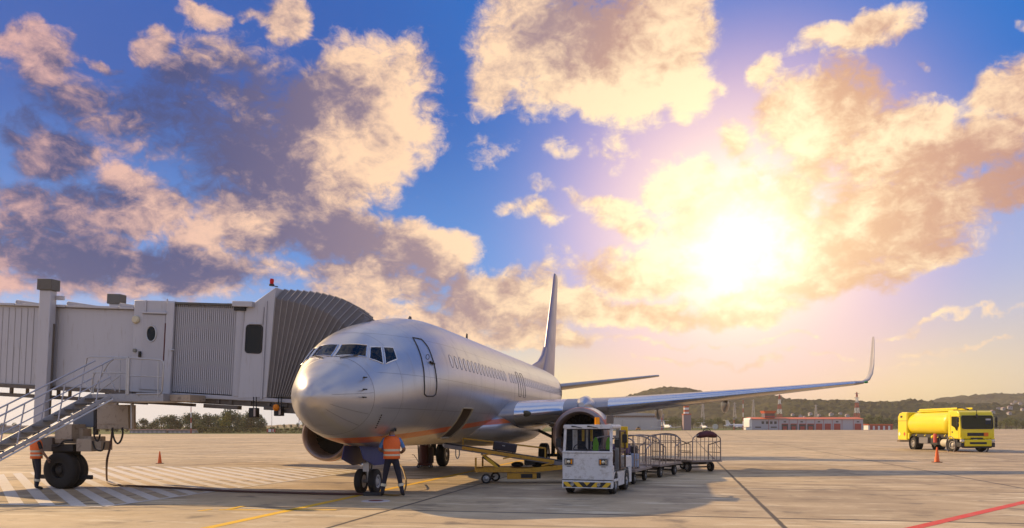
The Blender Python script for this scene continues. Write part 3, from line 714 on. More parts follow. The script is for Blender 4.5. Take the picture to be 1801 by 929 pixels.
    for y_, z0, z1, w in ((8.75, 2.55, 2.78, .10), (9.3, 2.45, 3.0, .26), (10.2, 2.3, 3.08, .30), (11.5, 2.15, 3.0, .28), (13.5, 2.1, 2.75, .2), (15, 2.2, 2.5, .06)):
        rr.append([V((4.98 * sx + w * cos(a), y_, (z0 + z1) / 2 + (z1 - z0) / 2 * sin(a))) for a in [2 * pi * i / 20 for i in range(20)]])
    pyl.loft(rr).build('engine_pylon', SKIN, en, 50)
    for s_ in (-1, 1):                                   # strake
        pass
    # tailplane
    hs = []
    for t, l, c_, z in ((.2, 33.6, 4.4, 4.32), (1.0, 34.1, 4.0, 4.42), (4, 36.1, 2.75, 4.85), (6.9, 38.05, 1.5, 5.27), (7.15, 38.35, 1.15, 5.30)): hs.append(section((t, l - 4, z), c_, .85, (0, 0, 1), sx))
    MB().loft(hs).build('tailplane', WINGM, jet, 50)
    # main landing gear
    gx = 2.86 * sx; gy = 15.6
    g1 = MB().tube([(gx - .02 * sx, gy, .56), (gx + .05 * sx, gy + .02, 2.5)], [.09, .13], 14).tube([(gx - .55 * sx, gy, .56), (gx + .55 * sx, gy, .56)], .075, 12).tube([(gx + .04 * sx, gy, 1.35), (1.2 * sx, gy + .1, 2.15)], .07, 10).tube([(gx, gy - .15, .62), (gx + .02 * sx, gy - .32, 1.0), (gx + .03 * sx, gy - .12, 1.4)], .035, 8)
    gear = g1.build('main_gear_strut', DARK, jet, 40)
    MB().beam((gx + .28 * sx, gy, 1.0), (gx + .36 * sx, gy, 2.35), .9, .03, (sx, 0, 0)).build('gear_door', SKIN, gear, bevel=.01)
    MB().quad((gx - .28 * sx, gy - .2, 2.3), (gx + .15 * sx, gy - .2, 2.35), (gx + .12 * sx, gy - .25, 1.75), (gx - .16 * sx, gy - .25, 1.9)).build('gear_flap', SKIN, gear)
    for w in (-.43, .43):
        wheel(jet, (gx + w * sx, gy, .56), (sx * (1 if w > 0 else -1), 0, 0), .56, .40, .30, RUB, STEEL, 'main_wheel')
# fin
fr_ = []
for z, l, c_, tk in ((5.0, 33.0, 5.6, .55), (5.5, 33.35, 5.25, .6), (6.2, 34.0, 4.75, .7), (8.5, 35.6, 3.7, .75), (11, 37.35, 2.55, .75), (12.2, 38.2, 2.0, .75), (12.5, 38.6, 1.45, .7)):
    ring = []
    for x, u, l_ in FO: ring.append(V(((u - l_) / 2 * c_ * tk, l - 4 + c_ * x, z)))
    ring += [V((-p.x, p.y, p.z)) for p in ring[-2:0:-1]]
    fr_.append(ring)
finm = mat('fin_paint', (.22, .19, .27), .35, .3, .1, 1.)
fin = MB().loft(fr_).build('fin', finm, jet, 50)
df = []
for z, l, c_ in ((5.2, 28.0, 7.0), (5.45, 29.6, 5.5), (5.9, 32.0, 3.2), (6.4, 33.4, 1.8), (7.0, 34.35, .9)):
    ring = []
    for x, u, l_ in FO: ring.append(V(((u - l_) / 2 * 2.0 * (1 if x < .5 else 1), l - 4 + c_ * x, z)))
    ring += [V((-p.x, p.y, p.z)) for p in ring[-2:0:-1]]
    df.append(ring)
MB().loft(df).build('dorsal_fin', finm, fin, 50)
for s, h in ((7.4, .14), (14.6, .34)):
    z = top(s - NS); MB().prism([(-.012, s - 4, z - .03), (-.012, s - 4 + .4, z - .03), (-.012, s - 4 + .36, z + h), (-.012, s - 4 + .2, z + h)], (.024, 0, 0)).build('blade_antenna', DARK, jet)
# nose gear
ng = MB().tube([(0, 0, .345), (0, -.02, 1.0), (0, .1, 1.6)], [.055, .075, .09], 14).tube([(-.3, 0, .345), (.3, 0, .345)], .05, 12).tube([(0, .08, .45), (0, .3, .72), (0, .1, 1.0)], .03, 8).tube([(0, 0, 1.0), (.0, 1.0, 1.5)], .05, 8).box(-.09, .09, -.16, -.06, .62, .86)
ngo = ng.build('nose_gear_strut', STEEL, jet, 40)
MB().lathe([(.001, 0), (.07, .01), (.08, .06), (.05, .14), (.001, .15)], (-.12, -.16, .80), (0, 1, 0), 14).build('taxi_light', LEADM, ngo)
for w in (-.205, .205): wheel(jet, (w, 0, .345), (1 if w > 0 else -1, 0, 0), .345, .20, .185, RUB, RIMW, 'nose_wheel')
for sx in (1, -1):
    MB().prism([(.20 * sx, -1.15, 1.36), (.20 * sx, .9, 1.30), (.30 * sx, .95, .80), (.30 * sx, -.35, .80), (.30 * sx, -1.10, 1.0)], (.03 * sx, 0, 0)).build('nose_gear_door', NAVY, jet, bevel=.008)
# ------------------------------------------------------------------ boarding bridge (authored in the aircraft frame, sloping gently down to the door)
TAU = R(3.3)
PIV = V((-3.0, 0, 2.85))
TB = Mx.Translation(PIV) @ Mx.Rotation(TAU, 4, 'Y') @ Mx.Translation(-PIV); TBI = TB.inverted()
def bl(px, py, v=.12):
    p = TBI @ PL(px, py, v); return p.x, p.z
BW = mat('bridge_panel', (.47, .465, .495), .5, .05, .07, 1.5, spots=.25, spotcol=(.30, .26, .23), streak=True)
BW2 = mat('bridge_cladding', (.43, .425, .455), .5, .05, .08, 1.5, spots=.15, spotcol=(.28, .24, .21), streak=True)
BGREY = mat('bridge_dark_cap', (.11, .105, .095), .7, 0, .2, 4, spots=.3)
BTAN = mat('beige_equipment_paint', (.40, .32, .24), .55, 0, .12, 3, spots=.4)
BFRM = mat('underframe', (.13, .11, .095), .6, .2, .25, 4, spots=.5)
BDK = mat('black_steel', (.02, .02, .022), .6, .2, .2, 6)
GALV = mat('galvanised_rail', (.46, .46, .47), .38, .7, .12, 8)
GALV2 = mat('stair_stringer', (.36, .36, .38), .5, .3, .12, 5, spots=.3)
CANV = mat('canopy_fabric', (.165, .15, .148), .85, 0, .22, 2.5, .4, 25, spots=.3, spotcol=(.22, .19, .17))
RIBM = mat('canopy_rib_strip', (.34, .315, .30), .6, .1, .15, 6)
PWD = mat('tread_grating', (.09, .09, .095), .7, .3, .2, 8)
WGL = glass_mat('bridge_window_glass', (.008, .009, .010), .06)
WHC = PL(109, 829, -.25); BASE = V((WHC.x, 1.4, 0))
bridge = thing('jet_bridge', 'grey jet bridge on a single bogie with its pleated canopy against the airliner', 'jet bridge', MP @ BASE, -PSI)
def bb(): return MB(TB)
def fin_(m, name, mats, parent=None, **kw): return m.build(name, mats, bridge if parent is None else parent, off=BASE, **kw)
V0, V1 = .12, 2.95
x0 = bl(-190, 600)[0]; x1 = bl(237, 600)[0]
zb = bl(120, 682)[1]; zt = bl(120, 541)[1]
tun = fin_(bb().box(x0, x1 + .2, V0 + .06, V1 - .06, zb, zt), 'tunnel', BW, bevel=.03)
m = bb()
for px in (-60, -45, -30, -15, 0, 11, 22, 33, 44, 55, 100): 
    x = bl(px, 600)[0]; m.box(x - .006, x + .006, V0 + .045, V0 + .062, zb + .05, zt - .05)
fin_(m, 'panel_seam', mat('panel_joint', (.40, .39, .40), .7), tun)
m = bb()
e = [-190, -100, 28, 118, 210, 238]
for i in range(len(e) - 1):
    xa, xb = bl(e[i], 540)[0], bl(e[i + 1], 540)[0]
    m.box(xa + .01, xb - .01, V0 - .06, V1 + .06, zt + .004, zt + .075); m.prism([(xa + .02, V0 - .05, zt + .077), (xa + .02, V0 + .4, zt + .077), (xa + .02, V0 + .4, zt + .20), (xa + .02, V0 - .05, zt + .16)], (.02, 0, 0))
    m.prism([(xa + .03, V0 - .03, zt + .077), (xa + 1.1, V0 - .03, zt + .077), (xa + .03, V0 - .03, zt + .19)], (0, .35, 0))
fin_(m, 'roof_edge', BW, tun, bevel=.01)
m = bb().box(x0, x1, V0 - .02, V0 + .16, zb - .10, zb - .004); m.box(x0, x1, V1 - .16, V1 + .02, zb - .10, zb - .004)
for i in range(12):
    x = x0 + .6 + i * .85
    if x < x1: m.box(x, x + .1, V0 + .17, V1 - .17, zb - .09, zb - .01)
m.box(x0, x1 + .4, V0 + .1, V0 + .22, zb - .38, zb - .28).box(x0, x1 + .4, V1 - .22, V1 - .1, zb - .38, zb - .28)
for i in range(6):
    x = x0 + 1. + i * 1.7
    if x < x1: m.box(x, x + .08, V0 + .12, V0 + .2, zb - .29, zb - .09); m.box(x, x + .08, V1 - .2, V1 - .12, zb - .29, zb - .09)
fin_(m, 'underframe', BFRM)
# lift columns with caps
for v0, v1, pxa, pxb, nm in ((-.20, .06, 60, 95, 'n'), (3.05, 3.28, None, None, 'f')):
    xa, xb = bl(64, 620, -.2)[0], bl(84, 620, -.2)[0]
    if nm == 'f': xa, xb = xa - .12, xb - .12
    ztop = bl(85, 508, -.5)[1] + (.05 if nm == 'f' else 0)
    zlo = bl(64, 752, -.5)[1]
    cl = fin_(bb().box(xa, xb, v0, v1, zlo, ztop), 'lift_column', BW, bevel=.02)
    fin_(bb().box(xa - .06, xb + .06, v0 - .05, v1 + .05, ztop + .003, ztop + .34), 'column_cap', BGREY, cl, bevel=.015)
    fin_(bb().box(xb + .003, xb + .03, v1 - .10, v1 - .04, zlo + .3, ztop - 1.), 'guide_rail', BFRM, cl)
    if nm == 'n': fin_(bb().box(xb + .01, xb + .25, v0 + .2, v0 + .3, zt + .21, zt + .34), 'column_bracket', BW, cl, bevel=.01)
# service bay with the crew door
xa, xb = bl(238, 600)[0] - .05, bl(307, 600)[0]; za, ztb = bl(270, 692)[1], bl(270, 529)[1]
bay = fin_(bb().box(xa, xb, V0 - .08, V1 + .05, za, ztb), 'service_bay', BW, bevel=.03)
fin_(bb().box(xb - .22, xb + .02, V0 - .14, V0 - .083, za, ztb - .05), 'corner_post', BW, bay, bevel=.012)
xc, xd = bl(255, 600)[0], bl(293, 600)[0]; zc, zd = bl(270, 686)[1], bl(270, 554)[1]
dv = V0 - .083
door = fin_(bb().box(xc, xd, dv - .045, dv, zc, zd), 'crew_door', BW2, bevel=.012)
m = bb().box(xc - .05, xd + .05, dv - .10, dv - .003, zd + .02, zd + .075)
m.box(xc - .05, xc - .005, dv - .03, dv - .003, zc, zd).box(xd + .005, xd + .05, dv - .03, dv - .003, zc, zd + .48).box(xc + .02, xc + .06, dv - .03, dv - .003, zd + .09, zd + .42)
fin_(m, 'door_frame', BW, door, bevel=.006)
wx, wz_ = bl(271, 588); ell = [(wx + .165 * cos(a), dv - .05, wz_ + .235 * sin(a)) for a in [2 * pi * i / 28 for i in range(28)]]
fin_(bb().poly(ell), 'door_window', WGL, door); fin_(bb().tube(ell, .022, 8, True), 'window_ring', GALV, door)
hx, hz = bl(252, 624); fin_(bb().box(hx - .03, hx + .03, dv - .12, dv - .05, hz - .09, hz + .09), 'door_handle', BDK, door, bevel=.01)
fin_(bb().box(xd + .008, xd + .03, dv - .055, dv - .032, zc + .15, zd - .25), 'door_seal', mat('rust_red_seal', (.12, .03, .025), .7), door)
lx, lz = bl(243, 563); m = bb(); m.lathe([(.001, -.09), (.09, -.085), (.12, -.05), (.12, .0)], (lx, dv + .0, lz), (0, 1, 0), 20); fin_(m, 'wall_lamp', mat('cream_lamp_shade', (.58, .52, .36), .4), bay)
lx, lz = bl(241, 617); fin_(bb().box(lx - .05, lx + .05, dv - .06, dv, lz - .05, lz + .05), 'switch_box', mat('switch_grey', (.2, .2, .17), .6), bay, bevel=.01)
fin_(bb().tube([(xb - .02, dv - .07, bl(300, 616)[1] + .0), (xb + .12, dv - .07, bl(300, 616)[1])], .02, 8), 'grab_stub', GALV, bay)
# ribbed section
xa, xb = bl(307, 600)[0] + .01, bl(413, 600)[0]; za, ztb = bl(360, 692)[1], bl(360, 537)[1]
prof = []; n = 30; dx = (xb - xa) / n
for i in range(n):
    x = xa + i * dx; prof += [(x, 0), (x + dx * .30, 0), (x + dx * .42, .035), (x + dx * .88, .035)]
prof.append((xb, 0))
m = bb(); m.loft([[(x, V0 - d - .0, za) for x, d in prof], [(x, V0 - d, ztb) for x, d in prof]], closed=False)
rib = fin_(m, 'ribbed_wall', BW2, smooth=20)
fin_(bb().box(xa, xb, V0 + .05, V1, za + .01, ztb - .01), 'cabin_core', BW, rib)
m = bb().box(xa, xb + .02, V0 - .10, V1 + .05, ztb + .003, ztb + .06)
for i in range(0, n, 1): m.box(xa + i * dx + dx * .05, xa + i * dx + dx * .3, V0 - .06, V0 - .004, ztb - .07, ztb)
fin_(m, 'wall_top_strip', BGREY, rib)
m = bb()
for i in range(n): m.box(xa + i * dx + dx * .35, xa + i * dx + dx * .95, V0 - .045, V0 + .04, za - .07, za - .004)
fin_(m, 'wall_foot_strip', BDK, rib)
fin_(bb().prism([(xa + 1.35, .5, ztb + .063), (xa + 1.75, .5, ztb + .063), (xa + 1.6, .5, ztb + .13), (xa + 1.42, .5, ztb + .13)], (0, .3, 0)), 'roof_vent', BW, rib)
# turning drum between tunnel and cab
xc_ = bl(421, 600)[0]; zl, zh = bl(421, 697)[1], bl(421, 541)[1]
dm = fin_(bb().cyl((xc_, V0 + .12, zl), (xc_, V0 + .12, zh), .20, n=28), 'cab_drum', BW2)
fin_(bb().prism([(bl(411, 600)[0], V0 - .2, zh + .004), (bl(446, 600)[0], V0 - .2, zh + .004), (bl(446, 600)[0], V1, zh + .004), (bl(411, 600)[0], V1, zh + .004)], (0, 0, .16)), 'drum_cap', BW, dm, bevel=.015)
fin_(bb().box(bl(412, 600)[0], bl(432, 600)[0], V0 - .12, V1 - .1, zh - .10, zh - .002), 'drum_gasket', BDK, dm)
# cab
pts = [(418, 701), (431, 543), (446, 533), (485, 505), (469, 700)]
pp = [bl(*p, V0 - .06) for p in pts]
m = bb().prism([(x, V0 - .06, z) for x, z in pp], (0, V1 - V0 + .1, 0)); cab = fin_(m, 'cab', BW, bevel=.02)
wx0, wz0 = bl(431.5, 620, V0 - .06); wx1, wz1 = bl(462, 573, V0 - .06)
rr = rrect(wx0, wx1, wz0, wz1, .09)
wn_ = fin_(bb().poly([(x, V0 - .072, z) for x, z in rr]), 'cab_window', WGL, cab)
fin_(bb().tube([(x, V0 - .068, z) for x, z in rr], .022, 8, True), 'window_seal', BDK, cab)
fx, fz = bl(463, 552, V0 - .06)
fin_(bb().tube([bl(441, 562)[0:1] + (V0 - .085,) + bl(441, 570)[1:2], (fx, V0 - .085, bl(463, 571)[1]), (fx + .02, V0 - .085, bl(465, 541)[1])], .018, 8), 'conduit', BW, cab)
fin_(bb().box(bl(469, 600)[0] - .06, bl(469, 600)[0] + .0, V0 - .10, V0 - .062, pp[0][1] + .02, bl(470, 530)[1]), 'cab_edge_trim', BW2, cab)
bx, bz = bl(478, 499, .3)
bc = fin_(bb().lathe([(.075, 0), (.075, .05), (.06, .06)], (bx, .3, bz - .07), (0, 0, 1), 16), 'beacon', BDK, cab)
fin_(bb().lathe([(.055, .0), (.06, .1), (.05, .15), (.001, .16)], (bx, .3, bz - .01), (0, 0, 1), 16), 'beacon_lens', glass_mat('red_beacon', (.5, .01, .01), .15), cab)
fin_(bb().tube([(bx, .3, bz - .05), (bx + .2, .3, bz - .09)], .015, 6), 'beacon_bracket', BDK, cab)
# canopy: hoops fanning from the cab to the aircraft
NH = 15
topc_ = smoothpath([V((*PL(x, y, .1).xz, 0)) for x, y in ((488, 505), (520, 507), (552, 511), (585, 519), (610, 530), (628, 542), (641, 557))], 5)
def along(path, t):
    L = [0]; 
    for a, c in zip(path, path[1:]): L.append(L[-1] + (c - a).length)
    d = t * L[-1]
    for i in range(1, len(L)):
        if d <= L[i] + 1e-9: return path[i - 1].lerp(path[i], (d - L[i - 1]) / (L[i] - L[i - 1]))
    return path[-1]
b0, b1 = PL(470, 699, .1), PL(523, 699, .1)
def hoop(t, inset=0., v0=.08, v1=2.9):
    tp = along(topc_, t); T = V((tp.x, tp.y)); B = V((b0.x + (b1.x - b0.x) * t ** .8, b0.z + (b1.z - b0.z) * t))
    d = (T - B).normalized(); T = T - d * inset; out = []
    H = (T - B).length
    def P(k, v): q = B + d * (H * k); return V((q.x, v, q.y))
    ch = .10 + .10 * t
    vs = [(0, v0 + inset), (.25, v0 + inset), (.5, v0 + inset), (.75, v0 + inset), (1 - ch, v0 + inset), (1, v0 + .45 + inset), (1, (v0 + v1) / 2), (1, v1 - .45), (1 - ch, v1 - inset), (.6, v1 - inset), (.3, v1 - inset), (0, v1 - inset)]
    out = [P(*q) for q in vs]
    for p in out: p.x -= max(0, p.y - v0) * .20 * t ** 1.5
    return out
rings = []
for i in range(NH):
    rings.append(hoop(i / (NH - 1)))
    if i < NH - 1: rings.append(hoop((i + .35) / (NH - 1), .03)); rings.append(hoop((i + .65) / (NH - 1), .034))
can = fin_(MB().loft(rings, closed=False), 'canopy', CANV, smooth=25)
for i in range(NH):
    h_ = hoop(i / (NH - 1), -.012)
    fin_(MB().tube(h_, .010, 6), 'canopy_rib', RIBM, can)
# padded edge where the canopy rests on the aircraft
fin_(MB().tube([p + V((.04, 0, -.03)) for p in hoop(1.0)], .07, 8), 'canopy_bumper', CANV, can)
# cab floor and frame below
za = bl(500, 701)[1]
fl_ = fin_(bb().box(bl(300, 700)[0], bl(530, 700)[0], V0 - .05, V1, za - .12, za - .01), 'cab_floor', BW2, bevel=.01)
m = bb().box(bl(235, 700)[0], bl(320, 700)[0], V0 - .1, V1, za - .20, za - .125).box(bl(300, 700)[0], bl(530, 700)[0], V0 + .05, V0 + .25, za - .28, za - .125).box(bl(300, 700)[0], bl(530, 700)[0], V1 - .3, V1 - .1, za - .28, za - .125)
for px in (330, 352, 380, 402, 436, 470, 500): m.box(bl(px, 700)[0], bl(px + 6, 700)[0], V0 + .0, V1 - .05, za - .26, za - .13)
m.box(bl(360, 700)[0], bl(420, 700)[0], V0 - .05, V0 + .2, za - .40, za - .285).box(bl(466, 700)[0], bl(486, 700)[0], V0 - .05, V0 + .3, za - .36, za - .26).box(bl(500, 700)[0], bl(530, 700)[0], V0 - .02, V0 + .5, za - .42, za - .285)
fin_(m, 'cab_underframe', BFRM, fl_, bevel=.008)
for px, nm, lens in ((447, 'floodlight', None), (491, 'floodlight', 'amber')):
    x, z = bl(px, 722, .0)
    m = MB(); m.box(x - .13, x + .10, -.14, .08, z - .18, z + .10); q = fin_(m, nm, BDK, None, bevel=.02)
    fin_(MB().tube([(x - .05, 0, z + .1), (x - .05, 0, z + .42)], .014, 6).tube([(x + .04, 0, z + .1), (x + .04, 0, z + .42)], .014, 6), 'light_bracket', BDK, q)
    fin_(MB().poly([(x + .03, -.145, z - .15), (x + .09, -.145, z - .14), (x + .09, -.145, z + .08), (x + .03, -.145, z + .08)]), 'light_lens', mat('lamp_face', (.45, .36, .30), .3), q)
    if lens: fin_(MB().sphere((x - .02, -.2, z + .06), .10, 14, 10, (1, .7, 1)), 'amber_lens', glass_mat('amber_lens', (.75, .22, .01), .2), q)
wp_ = [PL(x, y, .1) for x, y in ((474, 712), (478, 719), (484, 719), (487, 712))]; fin_(MB().tube(smoothpath(wp_, 5), .012, 6), 'cable_loop', BDK, fl_)
# bogie: cross beam, wheels and cabinets
wc = WHC; gy = WHC.y
for s_, y_ in ((-1, gy), (1, gy + .34)):
    wheel(bridge, (wc.x, y_, .56), (0, s_, 0), .56, .32, .26, RUB, BDK, 'bogie_wheel', 10, deep=.35, off=BASE)
def wbx(px0, px1, py0, py1, v0, v1, name, m_, parent=None, bev=.012):
    a, c = PL(px0, py1, v0), PL(px1, py0, v0)
    return fin_(MB().box(a.x, c.x, v0, v1, a.z, c.z), name, m_, parent, bevel=bev)
beam_ = wbx(82, 160, 768, 780, -.10, .55, 'bogie_beam', BTAN)
wbx(90, 128, 782, 794, -.40, .6, 'slewing_ring', BDK, beam_)
wbx(134, 161, 772, 794, -.40, .1, 'motor_box', BTAN, beam_)
wbx(161, 178, 776, 792, -.3, .2, 'gear_motor', BTAN, beam_)
wbx(96, 126, 746, 773, -.40, .2, 'control_cabinet', BTAN, beam_)
wbx(129, 145, 754, 769, -.10, .3, 'junction_box', BTAN, beam_)
wbx(70, 92, 770, 794, -.2, .3, 'drive_unit', BFRM, beam_)
wbx(60, 160, 836, 842, -.1, .0, 'wheel_guard_bar', BDK, beam_)
fin_(MB().cyl((wc.x, gy + .25, .56), (wc.x, gy + .3, .56), .11), 'axle', BDK, beam_)
wbx(92, 126, 794, 800, -.0, .4, 'fork', BDK, beam_)
for pth in (((92, 786), (104, 784), (112, 776), (128, 774)), ((165, 750), (166, 768), (172, 776), (176, 764)), ((163, 776), (168, 790), (180, 792), (184, 778))):
    fin_(MB().tube(smoothpath([PL(x, y, -.46) for x, y in pth], 5), .025, 8), 'cable', BDK, beam_)
big = wbx(170, 226, 712, 755, .0, .35, 'power_cabinet', BTAN, None, .015)
a_, c_ = PL(172, 752, 0), PL(226, 714, 0)
fin_(MB().box(a_.x, c_.x, -.014, -.003, a_.z + .09, c_.z - .0), 'cabinet_door', BTAN, big, bevel=.006)
wbx(128, 168, 714, 752, .3, .7, 'transformer_box', mat('blue_grey_steel', (.16, .18, .22), .55, .1), None)
wbx(164, 169, 705, 765, .0, .12, 'hanger', BDK, big); wbx(229, 232, 705, 755, .0, .1, 'hanger', GALV, big)
lp = [PL(x, y, -.1) for x, y in ((198, 752), (199, 766), (203, 777), (208, 780), (213, 774), (216, 762), (215, 752))]
fin_(MB().tube(smoothpath(lp, 6), .028, 8), 'hose_loop', BDK, big)
# landing at the crew door
vL = -1.05
a_, c_ = PL(160, 707, vL), PL(287, 692, vL)
land = fin_(MB().box(a_.x, c_.x, vL, .02, a_.z, c_.z), 'landing', GALV2, bevel=.008)
fin_(MB().box(c_.x + .004, c_.x + .65, vL + .3, .02, a_.z + .02, c_.z - .03), 'landing_beam', BTAN, land)
def rail(pxs, v, r=.022): return MB().tube([PL(x, y, v) for x, y in pxs], r, 8)
fin_(rail(((161, 692), (163, 664), (168, 655), (226, 656)), vL), 'landing_rail', GALV, land)
fin_(MB().tube([PL(x, y, vL) for x, y in ((225, 694), (227, 630))], .035, 10), 'landing_rail', GALV, land)
fin_(MB().tube([PL(x, y, vL) for x, y in ((222, 694), (224, 630))], .025, 10), 'landing_rail', GALV, land)
fin_(MB().tube([PL(x, y, vL) for x, y in ((230, 630), (281, 633), (287, 636), (288, 640), (285, 688), (281, 693), (240, 693))], .024, 8), 'landing_rail', GALV, land)
fin_(MB().tube([PL(x, y, vL) for x, y in ((228, 661), (287, 663))], .018, 8), 'landing_rail', GALV, land)
fin_(MB().tube([PL(x, y, vL) for x, y in ((279, 636), (278, 698))], .02, 8), 'landing_rail', GALV, land)
fin_(MB().tube([PL(x, y, vL) for x, y in ((150, 645), (153, 630), (158, 628), (226, 629))], .024, 8), 'landing_rail', GALV, land)
fin_(MB().tube([PL(x, y, vL) for x, y in ((161, 690), (143, 664))], .018, 8), 'landing_rail', GALV, land)
fin_(MB().tube([PL(x, y, vL) for x, y in ((164, 655), (164, 692))], .018, 8), 'landing_rail', GALV, land)
fin_(MB().tube([PL(x, y, -.1) for x, y in ((162, 690), (190, 640), (200, 632), (224, 632))], .02, 8), 'landing_rail', GALV, land)
fin_(MB().tube([PL(x, y, -.1) for x, y in ((186, 650), (203, 688))], .016, 8), 'landing_rail', GALV, land)
fin_(MB().tube([PL(x, y, -.1) for x, y in ((212, 634), (210, 690))], .016, 8), 'landing_rail', GALV, land)
fin_(MB().tube([PL(x, y, -.1) for x, y in ((172, 690), (212, 660))], .016, 8), 'landing_rail', GALV, land)
# stairs, turned towards the viewer as they go down
DS = V((-.60, -.80, 0)); SL = -.565; PRP = V((.80, -.60, 0)) * 1.0
A0 = W(160, 699, 23.25)
def SP(s, side, up=0.): return MPI @ (A0 + DS * s + PRP * side + V((0, 0, SL * s + up)))
LS = (A0.z - .12) / -SL
m = MB(); 
for sd, hh in ((0, .24), (1, .10)): m.beam(SP(-.05, sd, -.02), SP(LS, sd, -.02), .045, hh)
st = fin_(m, 'staircase', GALV2, bevel=.006)
m = MB().tube([SP(-.05, 1.12, -.10), SP(LS, 1.12, -.10)], .022, 6); fin_(m, 'stringer_pipe', GALV, st)
m = MB(); n = 17
for i in range(n):
    s = .05 + (LS - .15) * i / (n - 1); p = [SP(s, .04), SP(s, .97)]
    z = p[0].z
    for q in (0,):
        a, c = SP(s - .14, .04), SP(s + .14, .04); d_, e_ = SP(s + .14, .97), SP(s - .14, .97)
        pol = [V((w.x, w.y, z)) for w in (a, c, d_, e_)]
        fin_(MB().prism(pol, (0, 0, -.04)), 'tread', PWD, st)
HRM = mat('painted_rail', (.38, .38, .42), .4, .5, .15, 5)
for sd in (0, 1):
    m = MB()
    m.tube([SP(-.12, sd, .98), SP(LS - .1, sd, .98), SP(LS, sd, .82)], .022, 8).tube([SP(-.05, sd, .52), SP(LS - .05, sd, .52)], .017, 8)
    for k in range(5):
        s = .35 + (LS - .6) * k / 4; m.tube([SP(s, sd, .05), SP(s - .18, sd, .98)], .018, 8)
    fin_(m, 'handrail', HRM, st)
for sd in (0, 1): wheel(bridge, V((*SP(LS, sd).xy, .11)), (*(MPI.to_3x3() @ PRP.normalized() * (1 if sd else -1)),), .11, .06, .05, RUB, STEEL, 'castor', 0, off=BASE, n=20)
# ------------------------------------------------------------------ people
SKINC = mat('skin', (.24, .13, .085), .5, 0, .08, 20); HAIR = mat('dark_hair', (.012, .009, .008), .6, 0, .2, 40)
NAVYT = mat('navy_trousers', (.012, .013, .028), .8, 0, .2, 12); BLUES = mat('blue_shirt', (.07, .20, .48), .75, 0, .12, 10); BLACKS = mat('black_shirt', (.012, .012, .014), .8, 0, .1, 10)
BOOT = mat('black_boot', (.01, .009, .009), .55, 0, .1, 10); VESTO = mat('orange_vest', (.85, .16, .03), .7, 0, .10, 8); REFL = mat('reflective_tape', (.62, .56, .42), .4, .1, .1, 8)
VESTG = mat('green_vest', (.30, .80, .04), .7, 0, .1, 8)
def skinned(chain, parent_edges, mats, pick):
    bm = bmesh.new(); lay = bm.verts.layers.skin.verify(); vs = []
    for p, r in chain:
        v = bm.verts.new(p); v[lay].radius = (r, r) if not isinstance(r, tuple) else r; vs.append(v)
    for a, c in parent_edges: bm.edges.new((vs[a], vs[c]))
    vs[0][lay].use_root = True
    me = bpy.data.meshes.new('body'); bm.to_mesh(me); bm.free()
    o = bpy.data.objects.new('tmp', me); COL.objects.link(o)
    sk = o.modifiers.new('s', 'SKIN'); sk.use_smooth_shade = True; sk.branch_smoothing = .4
    sb = o.modifiers.new('d', 'SUBSURF'); sb.levels = 2; sb.render_levels = 2
    dg = bpy.context.evaluated_depsgraph_get(); dg.update()
    out = bpy.data.meshes.new_from_object(o.evaluated_get(dg)); bpy.data.objects.remove(o)
    out.materials.clear()
    for m in mats: out.materials.append(m)
    seg = [(V(chain[a][0]), V(chain[c][0]), a, c) for a, c in parent_edges]
    for f in out.polygons:
        p = V(f.center); best = None
        for a, c, i, j in seg:
            d = c - a; t = max(0, min(1, (p - a).dot(d) / max(d.length_squared, 1e-9))); q = (p - a - d * t).length
            if best is None or q < best[0]: best = (q, i, j, t)
        f.material_index = pick(best[1], best[2], best[3], p); f.use_smooth = True
    return out
